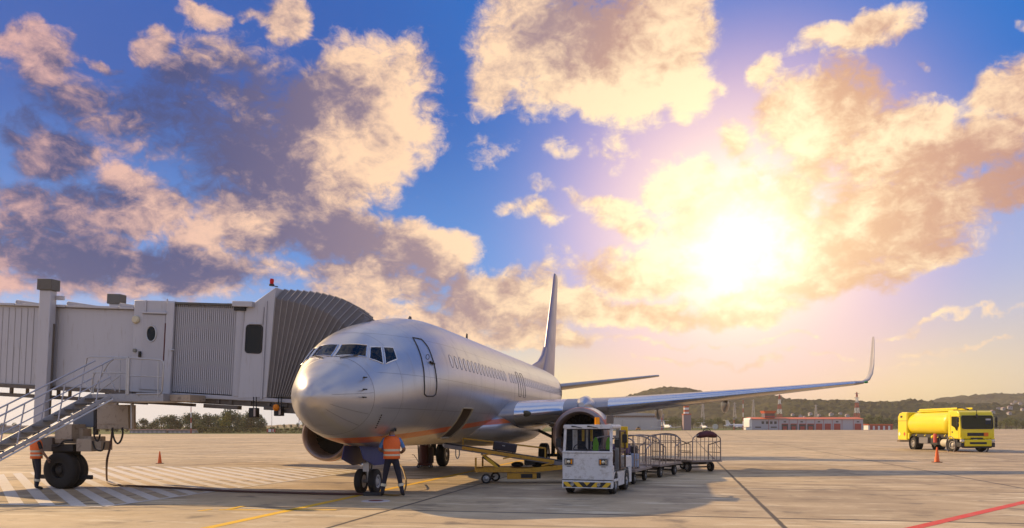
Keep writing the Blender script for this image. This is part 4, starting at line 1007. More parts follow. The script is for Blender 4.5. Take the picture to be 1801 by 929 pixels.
def person(label, loc, rz, J, shirt, vest, scale=1., headset=False, bands=True, group=None):
    # J: joints in metres; the figure faces +y, feet on z = 0
    root = thing('person', label, 'person', loc, rz, group)
    names = ['pelvis', 'waist', 'chest', 'neckb', 'neck', 'head', 'crown', 'hipL', 'kneeL', 'ankL', 'toeL', 'hipR', 'kneeR', 'ankR', 'toeR', 'shL', 'elL', 'wrL', 'palL', 'shR', 'elR', 'wrR', 'palR']
    rad = dict(pelvis=(.16, .125), waist=(.15, .115), chest=(.175, .125), neckb=(.09, .08), neck=.062, head=(.082, .098), crown=(.070, .085), hip=.105, knee=.068, ank=.050, toe=.042, sh=.068, el=.047, wr=.034, pal=.036)
    ch = []
    for n in names:
        r = rad[n] if n in rad else rad[n[:-1]]
        r = tuple(x * scale for x in r) if isinstance(r, tuple) else r * scale
        ch.append((V(J[n]) * scale, r))
    ix = {n: i for i, n in enumerate(names)}
    E_ = [('pelvis', 'waist'), ('waist', 'chest'), ('chest', 'neckb'), ('neckb', 'neck'), ('neck', 'head'), ('head', 'crown')]
    for s in 'LR': E_ += [('pelvis', 'hip' + s), ('hip' + s, 'knee' + s), ('knee' + s, 'ank' + s), ('ank' + s, 'toe' + s), ('chest', 'sh' + s), ('sh' + s, 'el' + s), ('el' + s, 'wr' + s), ('wr' + s, 'pal' + s)]
    E_ = [(ix[a], ix[c]) for a, c in E_]
    legs = {ix[k + s] for k in ('hip', 'knee', 'ank') for s in 'LR'}; toes = {ix['toeL'], ix['toeR']}
    def pick(i, j, t, p):
        if j in toes: return 4
        if i in legs or j in legs: return 1
        if i == 0: return 1 if p.z < J['pelvis'][2] * scale + .03 else 2
        if names[i][:2] == 'sh': return 2 if t < .78 else 0
        if names[i][:2] in ('el', 'wr'): return 0
        if names[i] in ('neck', 'head') or names[j] in ('head', 'crown'): return 0
        if names[i] == 'neckb': return 2 if t < .3 else 0
        return 2
    me = skinned(ch, E_, [SKINC, NAVYT, shirt, HAIR, BOOT], pick)
    # fingers and thumb join the same mesh, and ears and nose
    bm = bmesh.new(); bm.from_mesh(me)
    ex = MB()
    for s in 'LR':
        w, p = V(J['wr' + s]) * scale, V(J['pal' + s]) * scale; d = (p - w).normalized(); side = V((0, 1, 0)); side = (side - d * side.dot(d)).normalized(); nrm = d.cross(side)
        inn = nrm * (1 if (nrm.x < 0) == (s == 'R') else -1)
        for k, ln in enumerate((.066, .078, .072, .056)):
            o = p + side * (.027 - .018 * k) * scale + d * .012
            ex.tube([o, o + d * ln * .5 * scale + inn * .008, o + d * ln * .85 * scale + inn * .026, o + d * ln * scale + inn * .042], [.0095, .009, .008, .006], 6)
        o = p + side * .03 * scale - d * .03; ex.tube([o, o + side * .028 + d * .03, o + side * .03 + d * .062 + inn * .02], [.011, .0105, .008], 6)
    h = V(J['head']) * scale
    ex.sphere(h + V((0, .10, -.01)) * scale, .017, 8, 6, (.8, 1, 1.4))
    for q in (-1, 1): ex.sphere(h + V((q * .083, -.005, -.005)) * scale, .026, 8, 6, (.35, .8, 1.2))
    n0 = len(bm.faces); vv = [bm.verts.new(p) for p in ex.v]
    for f in ex.f:
        if len(set(f)) == len(f):
            try: bf = bm.faces.new([vv[i] for i in f]); bf.material_index = 0; bf.smooth = True
            except ValueError: pass
    bm.to_mesh(me); bm.free()
    bd = bpy.data.objects.new('body', me); COL.objects.link(bd); bd.parent = root
    hc = MB(); rr = []
    for k in range(7):
        a = pi / 2 * k / 6 * 1.0; rr.append([h + V((cos(2 * pi * i / 20) * .096 * cos(a), -.012 + sin(2 * pi * i / 20) * .108 * cos(a), .012 + .135 * sin(a) - (.06 if sin(2 * pi * i / 20) < -.1 else 0) * (1 - k / 6))) * scale for i in range(20)])
    hc.loft(rr).build('hair', HAIR, root, 60)
    if headset:
        hb = MB().tube([h + V((.105 * cos(a), -.005, .13 * sin(a) + .01)) * scale for a in [pi * i / 14 for i in range(15)]], .011, 6); hs = hb.build('headset', BDK, root)
        for q in (-1, 1): MB().cyl(h + V((q * .088, -.005, -.005)), h + V((q * .125, -.005, -.005)), .042, n=14).build('ear_cup', BDK, hs, bevel=.006)
    # vest: shell over the torso with two bands
    pe, wa, cst, nb = [V(J[k]) * scale for k in ('pelvis', 'waist', 'chest', 'neckb')]
    def ringat(c, rx, ry, n=28): return [c + V((rx * cos(2 * pi * i / n), ry * sin(2 * pi * i / n), 0)) * scale for i in range(n)]
    lv = [(pe + V((0, 0, -.02)), .198, .150), (pe + V((0, 0, .05)), .196, .150), (pe + V((0, 0, .06)), .197, .152), (pe + V((0, 0, .105)), .194, .150), (pe + V((0, 0, .115)), .193, .149), (pe.lerp(wa, .75), .190, .148), (wa, .190, .146), (wa + V((0, 0, .06)), .195, .15), (wa.lerp(cst, .55), .203, .152), (cst, .212, .152), (cst + V((0, 0, .07)), .205, .14), (cst + V((0, 0, .125)), .165, .118), (nb + V((0, -.0, .005)), .105, .095)]
    vm = MB(); rings = [ringat(c, a, b_) for c, a, b_ in lv]; base = [vm.pts(r) for r in rings]
    for q, (a, c) in enumerate(zip(base, base[1:])):
        vm.k = 1 if bands and q in (2, 6) else 0
        for i in range(28): vm.face((a + i, a + (i + 1) % 28, c + (i + 1) % 28, c + i))
    vo = vm.build('safety_vest', [vest, REFL], root, 60)
    sm = vo.modifiers.new('thick', 'SOLIDIFY'); sm.thickness = .01; sm.offset = 1
    if bands:
        for s in 'LR':
            k, a = V(J['knee' + s]) * scale, V(J['ank' + s]) * scale
            MB().tube([k.lerp(a, .42), k.lerp(a, .58)], [.074 * scale, .070 * scale], 16).build('reflective_band', REFL, root)
    return root
def stand(dx=.11, lf=(0, 0), rf=(0, 0), lk=0., arms=None):
    J = dict(pelvis=(0, 0, .96), waist=(0, .0, 1.13), chest=(0, -.005, 1.34), neckb=(0, -.005, 1.50), neck=(0, .0, 1.56), head=(0, .015, 1.665), crown=(0, .0, 1.735))
    for s, q, f in (('L', -1, lf), ('R', 1, rf)):
        J['hip' + s] = (q * .095, 0, .90); ax = q * dx + f[0]
        J['ank' + s] = (ax, f[1] - .02, .085); J['toe' + s] = (ax + q * .03, f[1] + .15, .045)
        J['knee' + s] = (q * .095 + (ax - q * .095) * .5, f[1] * .5 + .035, .50)
        J['sh' + s] = (q * .185, -.005, 1.43)
        e, w, p = (arms or {}).get(s, ((q * .235, -.03, 1.15), (q * .245, .05, .91), (q * .243, .075, .83)))
        J['el' + s], J['wr' + s], J['pal' + s] = e, w, p
    return J
J1 = stand(.235, (0, .05), (.03, -.03), arms={'L': ((-.30, .03, 1.17), (-.20, .26, 1.10), (-.14, .32, 1.10)), 'R': ((.31, .02, 1.17), (.24, .24, 1.08), (.17, .31, 1.10))})
p1 = G(689, 874); person('person in orange vest, blue shirt and headset standing by the nose wheels, back turned', (p1.x, p1.y, 0), R(8), J1, BLUES, VESTO, 1.08, True)
J2 = stand(.075, (0, .03), (.0, .0), arms={'L': ((-.23, .0, 1.16), (-.22, .10, .93), (-.21, .13, .85)), 'R': ((.24, .06, 1.17), (.27, .20, .96), (.275, .235, .88))})
p2 = G(64, 862); person('person in orange vest and black short sleeves beside the bridge wheel under the stairs', (p2.x, p2.y, 0), R(-40), J2, BLACKS, VESTO, .99, False)
# ------------------------------------------------------------------ shared vehicle paints
TW = mat('white_tug_paint', (.66, .66, .67), .42, 0, .06, 3, spots=.6, spotcol=(.30, .26, .22)); TGL = glass_mat('tug_glass', (.03, .035, .045), .05, .28)
YEL = mat('yellow_paint', (.78, .50, .015), .42, 0, .08, 3, spots=.2, spotcol=(.3, .18, .03)); YELD = mat('worn_yellow_paint', (.55, .28, .02), .5, 0, .2, 5, spots=.5, spotcol=(.10, .06, .03))
SEATM = mat('brown_seat', (.06, .03, .022), .7, 0, .2, 8); AMB = glass_mat('amber_glass', (.85, .30, .01), .2)
CARTM = mat('galvanised_cart', (.30, .25, .23), .45, .6, .2, 8, spots=.4, spotcol=(.16, .09, .06)); BELT = mat('belt_rubber', (.02, .02, .02), .8, 0, .2, 6)
LGREY = mat('loader_grey', (.20, .19, .20), .5, .3, .15, 5, spots=.4)
def hazard_mat():
    m = bpy.data.materials.new('hazard_stripes'); b = NT(nodes(m))
    s = b.n('ShaderNodeSeparateXYZ', {0: b.n('ShaderNodeTexCoord').outputs['Object']})
    v = b.m('ADD', b.m('ABSOLUTE', s.outputs[0]), b.m('MULTIPLY', s.outputs[2], -1.0)); v = b.m('FRACT', b.m('MULTIPLY_ADD', v, 3.3, .30))
    c = b.mix(b.m('LESS_THAN', v, .5), (.02, .02, .02), (.72, .45, .02))
    p = b.n('ShaderNodeBsdfPrincipled', {'Base Color': c, 'Roughness': .5}); b.t.links.new(p.outputs[0], b.n('ShaderNodeOutputMaterial').inputs[0]); return m
HAZ = hazard_mat()
def arch_side(x, t, y0, y1, z0, z1, arches, n=10):      # side panel with wheel arches cut out; arches: (yc, r)
    pts = [(y0, z1), (y0, z0)]
    for yc, r in arches:
        a0 = math.asin(max(-1, min(1, (z0 - .28) / r)))
        pts += [(yc + r * cos(pi - a0 - (pi - 2 * a0) * i / n), .28 + r * sin(pi - a0 - (pi - 2 * a0) * i / n)) for i in range(n + 1)]
    pts += [(y1, z0), (y1, z1)]
    return [(x, y, z) for y, z in pts]
# ------------------------------------------------------------------ baggage tug
tug = thing('baggage_tug', 'white baggage tug with a hazard striped bumper and orange roof beacon', 'tug', (2.24, 23.15, 0), R(-19))
hw = .71
m = MB(); m.box(-hw, hw, -.50, -.44, .40, 1.14); m.box(-hw, hw, -.47, .35, .34, .42).box(-.5, .5, -.4, 2.2, .22, .34)
body_ = m.build('body', TW, tug, bevel=.015)
MB().box(-hw - .004, hw + .004, -.515, -.45, .385, .40).build('panel_joint', BDK, body_)
MB().box(-hw, hw, -.53, -.42, .17, .382).build('bumper', TW, tug, bevel=.012)
MB().poly([(-hw + .04, -.532, .20), (hw - .04, -.532, .20), (hw - .04, -.532, .34), (-hw + .04, -.532, .34)]).build('hazard_strip', HAZ, tug)
for x in (-.42, .33): MB().lathe([(.018, 0), (.04, -.012), (.052, 0)], (x, -.535, .275), (0, 1, 0), 16).build('tow_ring', STEEL, tug)
for x in (-.52, .46):
    hb_ = MB().prism([(a, -.505, c) for a, c in rrect(x - .135, x + .135, .80, 1.0, .03)], (0, -.02, 0)).build('headlight', mat('lamp_surround', (.26, .26, .27), .5), tug, bevel=.004)
    MB().poly([(a, -.528, c) for a, c in rrect(x - .11, x + .11, .82, .98, .02)]).build('lamp_recess', BDK, hb_)
    s_ = 1 if x < 0 else -1
    MB().lathe([(.05, 0), (.045, -.012), (.001, -.018)], (x + .0, -.53, .90), (0, 1, 0), 18).build('lamp_glass', mat('lamp_reflector', (.62, .58, .48), .15, .6), hb_)
    MB().box(x + s_ * .06 - 0.002, x + s_ * .06 + .04 * s_, -.536, -.53, .84, .96).build('indicator', AMB, hb_)
    MB().box(x - s_ * .09, x - s_ * .065, -.536, -.53, .84, .96).build('side_lamp', mat('lamp_chrome', (.5, .5, .5), .2, .8), hb_)
    MB().box(x - .06, x + .06, -.51, -.503, .762, .775).build('vent_slot', BDK, body_)
# side panels with arches, then the low tail
for sx in (1, -1):
    pts = arch_side(sx * hw, 0, -.44, 2.28, .20, .62, [(0, .34), (1.55, .40)])
    MB().prism(pts, (-.035 * sx, 0, 0)).build('side_panel', TW, tug, bevel=.006)
    MB().box(sx * hw - .05 * sx, sx * hw, -.44, -.26, .62, .80).build('door_sill', TW, body_, bevel=.01)
    MB().box(min(sx * .60, sx * .62), max(sx * .60, sx * .62), -.4, 2.2, .25, .6).build('arch_lining', BDK, body_)
    wheel(tug, (sx * .61, 0, .28), (sx, 0, 0), .28, .19, .15, RUB, STEEL, 'front_wheel', 6)
    wheel(tug, (sx * .60, 1.55, .32), (sx, 0, 0), .32, .23, .17, RUB, STEEL, 'rear_wheel', 6)
MB().box(-hw + .04, hw - .04, 1.0, 2.28, .58, .66).box(-hw, hw, 2.22, 2.30, .30, 1.0).box(-hw, hw, 1.02, 2.28, .622, .66).build('rear_deck', TW, tug, bevel=.015)
MB().box(hw - .12, hw - .0, 1.35, 2.22, .663, 1.0).box(-hw, -hw + .12, 1.35, 2.22, .663, 1.0).build('deck_side', TW, tug, bevel=.02)
# cab: pillars, windscreen, roof
for sx in (1, -1):
    MB().beam((sx * (hw - .045), -.46, 1.12), (sx * (hw - .06), -.36, 1.86), .075, .07, (0, 1, 0)).build('windscreen_pillar', TW, tug, bevel=.012)
    MB().beam((sx * (hw - .04), .62, .64), (sx * (hw - .04), .62, 1.86), .07, .07, (0, 1, 0)).build('rear_pillar', TW, tug, bevel=.012)
MB().box(-hw, hw, -.52, -.42, 1.142, 1.20).build('scuttle', TW, tug, bevel=.012)
MB().poly([(-hw + .08, -.45, 1.20), (hw - .08, -.45, 1.20), (hw - .095, -.365, 1.80), (-hw + .095, -.365, 1.80)]).build('windscreen', TGL, tug)
MB().tube([(-hw + .08, -.455, 1.205), (hw - .08, -.455, 1.205), (hw - .095, -.37, 1.80), (-hw + .095, -.37, 1.80)], .014, 6, True).build('windscreen_seal', BDK, tug)
rf = MB(); rf.prism([(a, -.45, c) for a, c in rrect(-hw + .01, hw - .0, 1.81, 1.93, .05)], (0, 1.14, 0)); rf = rf.build('roof', TW, tug, bevel=.012)
MB().cyl((.18, -.05, 1.932), (.18, -.05, 2.14), .075, .07, 20).build('beacon', AMB, tug)
for x in (-.45, .0): MB().tube([(x, -.462, 1.885), (x + .10, -.475, 1.875), (x + .30, -.455, 1.835)], [.022, .012, .008], 6).build('wiper', BDK, tug)
MB().box(.40, .60, .1, .2, 1.96, 2.20).build('roof_box', BFRM, tug, bevel=.02)
MB().box(-hw + .075, hw - .075, .60, .63, .66, 1.22).build('rear_bulkhead', mat('bulkhead_grey', (.42, .42, .43), .5, 0, .1, 4), tug)
for xx in (-hw + .11, -.28, hw - .11): MB().box(xx - .03, xx + .03, .60, .64, 1.223, 1.80).build('rear_window_post', TW, tug)
for xx in (-.42, -.17): MB().box(xx - .035, xx + .035, .70, .74, 1.45, 1.80).build('rear_grab_post', YEL, tug, bevel=.008)
MB().box(-hw + .04, hw - .04, -.40, -.12, 1.02, 1.16).build('dashboard', BDK, tug, bevel=.03)
MB().tube([(-.30 + .19 * cos(a), -.10 - .06 * sin(a), 1.22 + .16 * sin(a)) for a in [2 * pi * i / 24 for i in range(24)]], .014, 6, True).tube([(-.30, -.28, 1.1), (-.30, -.1, 1.22)], .02, 6).tube([(-.48, -.10, 1.22), (-.12, -.10, 1.22)], .012, 6).build('steering_wheel', BDK, tug)
for x in (-.33, .33):
    st_o = MB().box(x - .24, x + .24, .12, .56, .62, .82).build('seat', SEATM, tug, bevel=.04); MB().box(x - .23, x + .23, .46, .585, .825, 1.22).build('backrest', SEATM, st_o, bevel=.05)
# open side door folded back, with its glass; yellow panel behind the cab
dm = MB(); dx_ = hw + .03
for p, q in (((dx_, .38, .68), (dx_, .38, 1.75)), ((dx_, 1.12, .68), (dx_, 1.12, 1.75)), ((dx_, .38, 1.75), (dx_, 1.12, 1.75)), ((dx_, .38, .68), (dx_, 1.12, .68)), ((dx_, .38, 1.2), (dx_, 1.12, 1.2))): dm.beam(p, q, .045, .05)
ddo = dm.build('side_door', mat('bronze_frame', (.12, .075, .05), .5, .3), tug, bevel=.006)
MB().quad((dx_, .40, .70), (dx_, 1.10, .70), (dx_, 1.10, 1.18), (dx_, .40, 1.18)).build('door_glass', TGL, ddo); MB().quad((dx_, .40, 1.22), (dx_, 1.10, 1.22), (dx_, 1.10, 1.73), (dx_, .40, 1.73)).build('door_glass', TGL, ddo)
MB().box(.50, hw + .10, 1.16, 1.20, 1.25, 1.88).build('rear_board', YEL, tug, bevel=.03)
for sx in (1, -1):
    MB().tube([(sx * (hw - .03), -.42, 1.55), (sx * (hw + .16), -.46, 1.56), (sx * (hw + .19), -.46, 1.5)], .012, 6).tube([(sx * (hw + .17), -.46, 1.56), (sx * (hw + .17), -.46, 1.30), (sx * (hw - .03), -.42, 1.28)], .010, 6).build('mirror_arm', BDK, tug)
    MB().box(sx * (hw + .12) - .075, sx * (hw + .12) + .075, -.48, -.455, 1.31, 1.53).build('wing_mirror', BDK, tug, bevel=.02)
MB().box(hw + .12, hw + .26, .22, .27, 1.42, 1.66).build('side_mirror', BDK, tug, bevel=.02)
for x, nm in ((-.02, 'nearer the steering wheel'), (.36, 'nearer the open side door')):
    hv = MB(); hv.prism([(x - .07, .52, 1.16), (x + .09, .52, 1.15), (x + .10, .52, 1.40), (x + .05, .52, 1.56), (x - .0, .52, 1.58), (x - .06, .52, 1.44)], (0, .05, 0))
    o = hv.build('safety_vest', VESTG, bevel=.02); o.location = tug.location; o.rotation_euler = tug.rotation_euler; tag(o, 'green safety vest hanging in the white tug cab, ' + nm, 'safety vest', 'green vests in the tug')
# ------------------------------------------------------------------ baggage carts
def make_cart(label):
    r = thing('baggage_cart', label, 'baggage cart', (0, 0, 0), 0, 'baggage carts behind the tug')
    L, w = 1.45, .74
    pf = MB().box(-w, w, -L, L, .46, .50); pf.box(-w - .02, w + .02, -L - .02, L + .02, .42, .455).build('platform', CARTM, r, bevel=.008)
    for s in (-1, 1):
        y = s * (L - .03)
        m = MB(); path = [(-w + .03, y, .5), (-w + .03, y, 1.28), (-w + .10, y, 1.44), (-w + .32, y, 1.53), (0, y, 1.57), (w - .32, y, 1.53), (w - .10, y, 1.44), (w - .03, y, 1.28), (w - .03, y, .5)]
        m.tube(smoothpath(path, 3), .024, 8).build('end_frame', CARTM, r)
        for k in range(1, 7):
            x = -w + .03 + (2 * w - .06) * k / 7; MB().tube([(x, y, .5), (x, y, 1.555 - .16 * (abs(x) / w) ** 2.5)], .014, 6).build('upright', CARTM, r)
        MB().tube([(-w + .03, y, 1.25), (w - .03, y, 1.25)], .012, 6).tube([(-w + .03, y, .95), (-w + .35, y, 1.25)], .011, 6).build('end_brace', CARTM, r)
    for s in (-1, 1):
        x = s * (w - .03)
        for a, c in ((-L + .03, -.62), (.62, L - .03)):
            m = MB(); hi = 1.28
            m.tube([(x, a, hi if a < 0 else 1.1), (x, c, 1.1 if a < 0 else hi)], .02, 8).tube([(x, c if a < 0 else a, .5), (x, c if a < 0 else a, 1.1)], .022, 8).tube([(x, (a + c) / 2, .5), (x, (a + c) / 2, 1.19)], .013, 6).build('side_rail', CARTM, r)
            MB().beam((x, a, .8), (x, c, .8), .02, .03).build('side_bar', CARTM, r)
    MB().box(-.05, .05, -L, L, .33, .418).box(-.5, .5, -.98, -.9, .30, .418).box(-.5, .5, .9, .98, .30, .418).build('chassis', BFRM, r, bevel=.006)
    MB().beam((0, -L, .36), (0, -L - .75, .30), .06, .05).build('drawbar', BFRM, r)
    for y in (-.94, .94):
        MB().tube([(-.6, y, .20), (.6, y, .20)], .03, 8).build('axle', BFRM, r)
        for s in (-1, 1): wheel(r, (s * .58, y, .20), (s, 0, 0), .20, .12, .10, RUB, STEEL, 'wheel', 5, n=22)
    return r
c1 = make_cart('grey barred baggage cart coupled to the tug, carrying the purple suitcase')
c1.location = (3.72, 27.75, 0); c1.rotation_euler = (0, 0, R(-20))
c2 = dup(c1, (5.35, 31.3, 0), R(-27), 'empty grey barred baggage cart between the two others')
c3 = dup(c1, (7.40, 35.0, 0), R(205), 'last grey barred baggage cart of the train, with a maroon bag on its rail')
def suitcase(label, loc, rz, size, col, cat='suitcase', name='suitcase', tilt=(0, 0), group=None):
    w, d, h = size; r = thing(name, label, cat, loc, rz, group); r.rotation_euler = (tilt[0], tilt[1], rz)
    cm = mat(label.split()[0] + '_luggage', col, .6, 0, .12, 8, .15, 40)
    MB().prism([(x, -d / 2, z) for x, z in rrect(-w / 2, w / 2, .02, h, min(w, h) * .12)], (0, d, 0)).build('shell', cm, r, bevel=min(d, w, h) * .13, seg=3)
    MB().tube([(x * 1.004, 0, z) for x, z in rrect(-w / 2, w / 2, .02, h, min(w, h) * .12)], .008, 6, True).build('zip', BDK, r)
    MB().tube([(-w * .14, 0, h), (-w * .14, 0, h + .035), (w * .14, 0, h + .035), (w * .14, 0, h)], .011, 6).build('handle', BDK, r)
    MB().box(-w * .12, w * .0, -d / 2 - .008, -d / 2 - .002, h * .62, h * .7).build('name_tag', mat('tag_grey', (.4, .4, .4), .4), r)
    for x in (-w * .36, w * .36): MB().cyl((x, -.02, .0), (x, .02, .0), .024, n=10).build('castor', BDK, r)
    return r
q = Mx.Translation(c1.location) @ Mx.Rotation(R(-20), 4, 'Z')
suitcase('purple suitcase standing at the front of the first cart', q @ V((.12, -1.0, .53)), R(-17), (.62, .34, .40), (.13, .04, .22))
suitcase('purple topped dark suitcase lying over the other purple one', q @ V((.14, -1.0, .985)), R(-17), (.66, .36, .30), (.10, .05, .17))
suitcase('black upright suitcase in the middle of the first cart', q @ V((.38, -.35, .53)), R(-10), (.42, .26, .72), (.015, .012, .014))
suitcase('pale blue holdall at the open side of the first cart', q @ V((.56, -.62, .53)), R(-8), (.26, .40, .46), (.38, .46, .62), 'bag', 'holdall')

bg_ = thing('duffel_bag', 'maroon patterned duffel bag lying over the end rail of the last cart', 'bag', (8.02, 33.78, 1.53), R(25))
m = MB(); m.loft([[V((x, r * 1.0 * cos(a), r * .62 * sin(a) + .05 * cos(x * 5))) for a in [2 * pi * i / 16 for i in range(16)]] for x, r in ((-.46, .05), (-.43, .15), (-.3, .21), (0, .23), (.25, .21), (.42, .15), (.45, .05))]); m.build('shell', mat('maroon_cloth', (.10, .025, .035), .8, 0, .5, 9), bg_, 60)
MB().tube([(-.2, 0, .15), (-.12, 0, .25), (.1, 0, .26), (.2, 0, .15)], .014, 6).build('handle', BDK, bg_)
# ------------------------------------------------------------------ belt loader
LY = 27.5
def LP(px, py, dy=0.): p = W(px, py, LY); return V((p.x, dy, p.z))
ld = thing('belt_loader', 'yellow belt loader reaching up to the open hold of the airliner', 'belt loader', (0, LY, 0))
ends = LP(783, 784), LP(1040, 823)
dirb = (ends[1] - ends[0]).normalized(); nb = V((-dirb.z, 0, dirb.x)) * -1
nb = V((dirb.z, 0, -dirb.x)); nb = nb if nb.z > 0 else -nb
Lb = (ends[1] - ends[0]).length
def BPT(t, y, up=0.): return ends[0] + dirb * (t * Lb) + nb * up + V((0, y, 0))
WB = .42
m = MB()
for y in (-WB, WB): m.beam(BPT(0, y), BPT(1, y), .05, .13, nb)
bf = m.build('boom', LGREY, ld, bevel=.008)
MB().prism([BPT(-.005, -WB + .03, .065), BPT(1.0, -WB + .03, .065), BPT(1.0, -WB + .03, .095), BPT(-.005, -WB + .03, .095)], (0, 2 * WB - .06, 0)).build('belt', BELT, ld)
MB().beam(BPT(.12, -WB - .04, .03), BPT(.74, -WB - .04, .03), .03, .10, nb).build('boom_rail', YELD, ld, bevel=.006)
for t in (.26, .40): MB().beam(BPT(t + .06, -WB - .045, -.01), BPT(t, -WB - .045, -.12), .03, .05, nb).build('rail_strut', YELD, ld)
MB().beam(BPT(.74, -WB - .045, .0), BPT(.66, -WB - .045, -.16), .03, .05, nb).build('rail_strut', YELD, ld)
for t in (0, 1.): MB().cyl(BPT(t, -WB + .03, .03), BPT(t, WB - .03, .03), .06, n=14).build('roller', STEEL, ld)
hp = [LP(813, 793, WB), LP(813, 771.5, WB), LP(960, 789, WB), LP(960, 807, WB)]
MB().beam(hp[0], hp[1], .04, .05).build('handrail_post', YELD, ld); MB().beam(hp[1], hp[2], .04, .055).build('handrail', YELD, ld, bevel=.006); MB().beam(hp[2], hp[3], .04, .05).build('handrail_post', YELD, ld)
a, c = LP(836, 834), LP(1080, 816)
ch = MB()
for y in (-.5, .5):
    ch.beam(LP(836, 826, y), LP(936, 826, y), .07, .13).beam(LP(934, 826, y), LP(1090, 810, y), .07, .15)
ch.beam(LP(838, 826, -.5), LP(838, 826, .5), .08, .13).box(LP(850, 0).x, LP(900, 0).x, -.46, .46, LP(0, 823).z, LP(0, 821).z)
chs = ch.build('chassis', YELD, ld, bevel=.008)
for px, y0 in ((838, 804), (848, 804)):
    for y in ((-.5,) if px == 838 else (.5,)): MB().beam(LP(px, 822, y), LP(px, y0, y), .06, .06).build('guard_post', YELD, ld, bevel=.01)
MB().box(LP(892, 0).x, LP(943, 0).x, -.52, -.10, LP(0, 841).z, LP(0, 831).z).build('battery_box', YELD, ld, bevel=.01)
MB().box(LP(916, 0).x, LP(936, 0).x, -.53, -.515, LP(0, 839).z, LP(0, 832).z).build('battery_vent', BDK, ld)
MB().box(LP(943, 0).x, LP(950, 0).x, -.5, -.2, LP(0, 840).z, LP(0, 831).z).build('switch_box', BDK, ld, bevel=.01)
for y in (-.35, .35): MB().beam(LP(850, 802, y), LP(878, 822, y), .06, .10).build('lift_arm', HAZ, ld)
MB().tube([LP(846, 798, .0), LP(872, 818, .0)], .035, 10).build('lift_ram', STEEL, ld)
MB().box(LP(922, 0).x, LP(942, 0).x, -.3, .3, LP(0, 818).z, LP(0, 805).z).build('motor_housing', BDK, ld, bevel=.03)
m = MB().sphere(LP(910, 817), .14, 12, 8, (1.5, 1.4, .7)); m.build('pump', BDK, ld); MB().sphere(LP(945, 817), .15, 12, 8, (1.4, 1.2, .6)).build('gearbox', BDK, ld)
for px, y, rr_ in ((856, -.55, .165), (877, .60, .165)): wheel(ld, (LP(px, 0).x if y < 0 else LP(877, 0).x - .12, y, .165), (0, -1 if y < 0 else 1, 0), .165, .13, .10, RUB, STEEL, 'wheel', 5, n=24)
for y in (-.55, .6): wheel(ld, (LP(1060, 0).x, y, .165), (0, -1 if y < 0 else 1, 0), .165, .13, .10, RUB, STEEL, 'wheel', 5, n=24)
MB().tube([(LP(860, 0).x, -.5, .165), (LP(868, 0).x, .55, .165)], .035, 8).build('axle', BDK, ld)
MB().tube(smoothpath([LP(803, 790, -.4), LP(803, 800, -.4), LP(806, 806, -.4), LP(809, 800, -.4), LP(809, 790, -.4)], 5), .02, 6).build('chain_loop', STEEL, ld)
p = BPT((886 - 783) / 257., 0, .10); sc_ = suitcase('black suitcase lying on the belt of the loader', V((p.x, LY - .05, p.z)), 0, (.78, .46, .30), (.020, .014, .024), tilt=(0, math.atan2(-dirb.z, dirb.x)))
# ------------------------------------------------------------------ fuel truck (frame: nose at y = 0 facing the viewer, aft along y)
FT = thing('fuel_truck', 'bright yellow fuel tanker truck standing out on the apron', 'fuel truck', (34.05, 60.0, 0))
FY = mat('tanker_yellow', (.80, .64, .008), .35, 0, .05, 2, coat=.3); FBL = mat('dark_plastic', (.025, .025, .028), .6, 0, .1, 5)
h = 1.25
sec = [(0.02, 1.0, .62), (.0, 1.35, .62), (.02, 1.75, .6), (.10, 2.55, .6), (.25, 2.92, .6), (.50, 3.05, .6)]
m = MB(); prof = [(1.75, .95), (.03, .95), (.0, 1.3), (.02, 1.75), (.14, 2.62), (.26, 2.92), (.5, 3.05), (1.75, 3.05)]
m.prism([(-h, y, z) for y, z in prof], (2 * h, 0, 0)); cabo = m.build('cab', FY, FT, bevel=.07, seg=3)
fw = [(-1.12, -.022, 1.72), (1.12, -.022, 1.72), (1.10, .08, 2.68), (-1.10, .08, 2.68)]
wsn = MB().poly([(x, -.012 + .13 * max(0, (z - 1.72)) , z) for x, z in rrect(-1.14, 1.14, 1.72, 2.66, .12)]).build('windscreen', glass_mat('truck_glass', (.012, .016, .02), .06, .75), FT)
wsn.location = (0, -.008, 0)
MB().tube([(x, -.012 + .13 * max(0, (z - 1.72)), z) for x, z in rrect(-1.14, 1.14, 1.72, 2.66, .12)], .03, 6, True).build('windscreen_seal', FBL, FT)
MB().box(.62, 1.0, .06, .065, 1.95, 2.45).build('windscreen_notice', mat('notice_white', (.5, .5, .5), .5), FT, smooth=0).rotation_euler = (0, 0, 0)
MB().box(-.75, .75, -.012, .02, 1.18, 1.42).build('grille', FBL, FT, bevel=.01)
MB().box(.45, .78, -.022, -.014, 1.17, 1.43).build('warning_plate', mat('orange_plate', (.75, .16, .01), .5), FT)
MB().box(-.5, .4, -.01, .03, .96, 1.06).build('lower_grille', FBL, FT, bevel=.01)
bmp = MB().box(-1.0, 1.0, -.10, .35, .42, .92).build('bumper', FY, FT, bevel=.05)
MB().box(-.62, .62, -.107, -.09, .58, .74).build('bumper_grille', FBL, bmp, bevel=.01)
MB().box(-1.0, 1.0, -.08, .3, .30, .415).build('front_spoiler', FBL, bmp, bevel=.03)
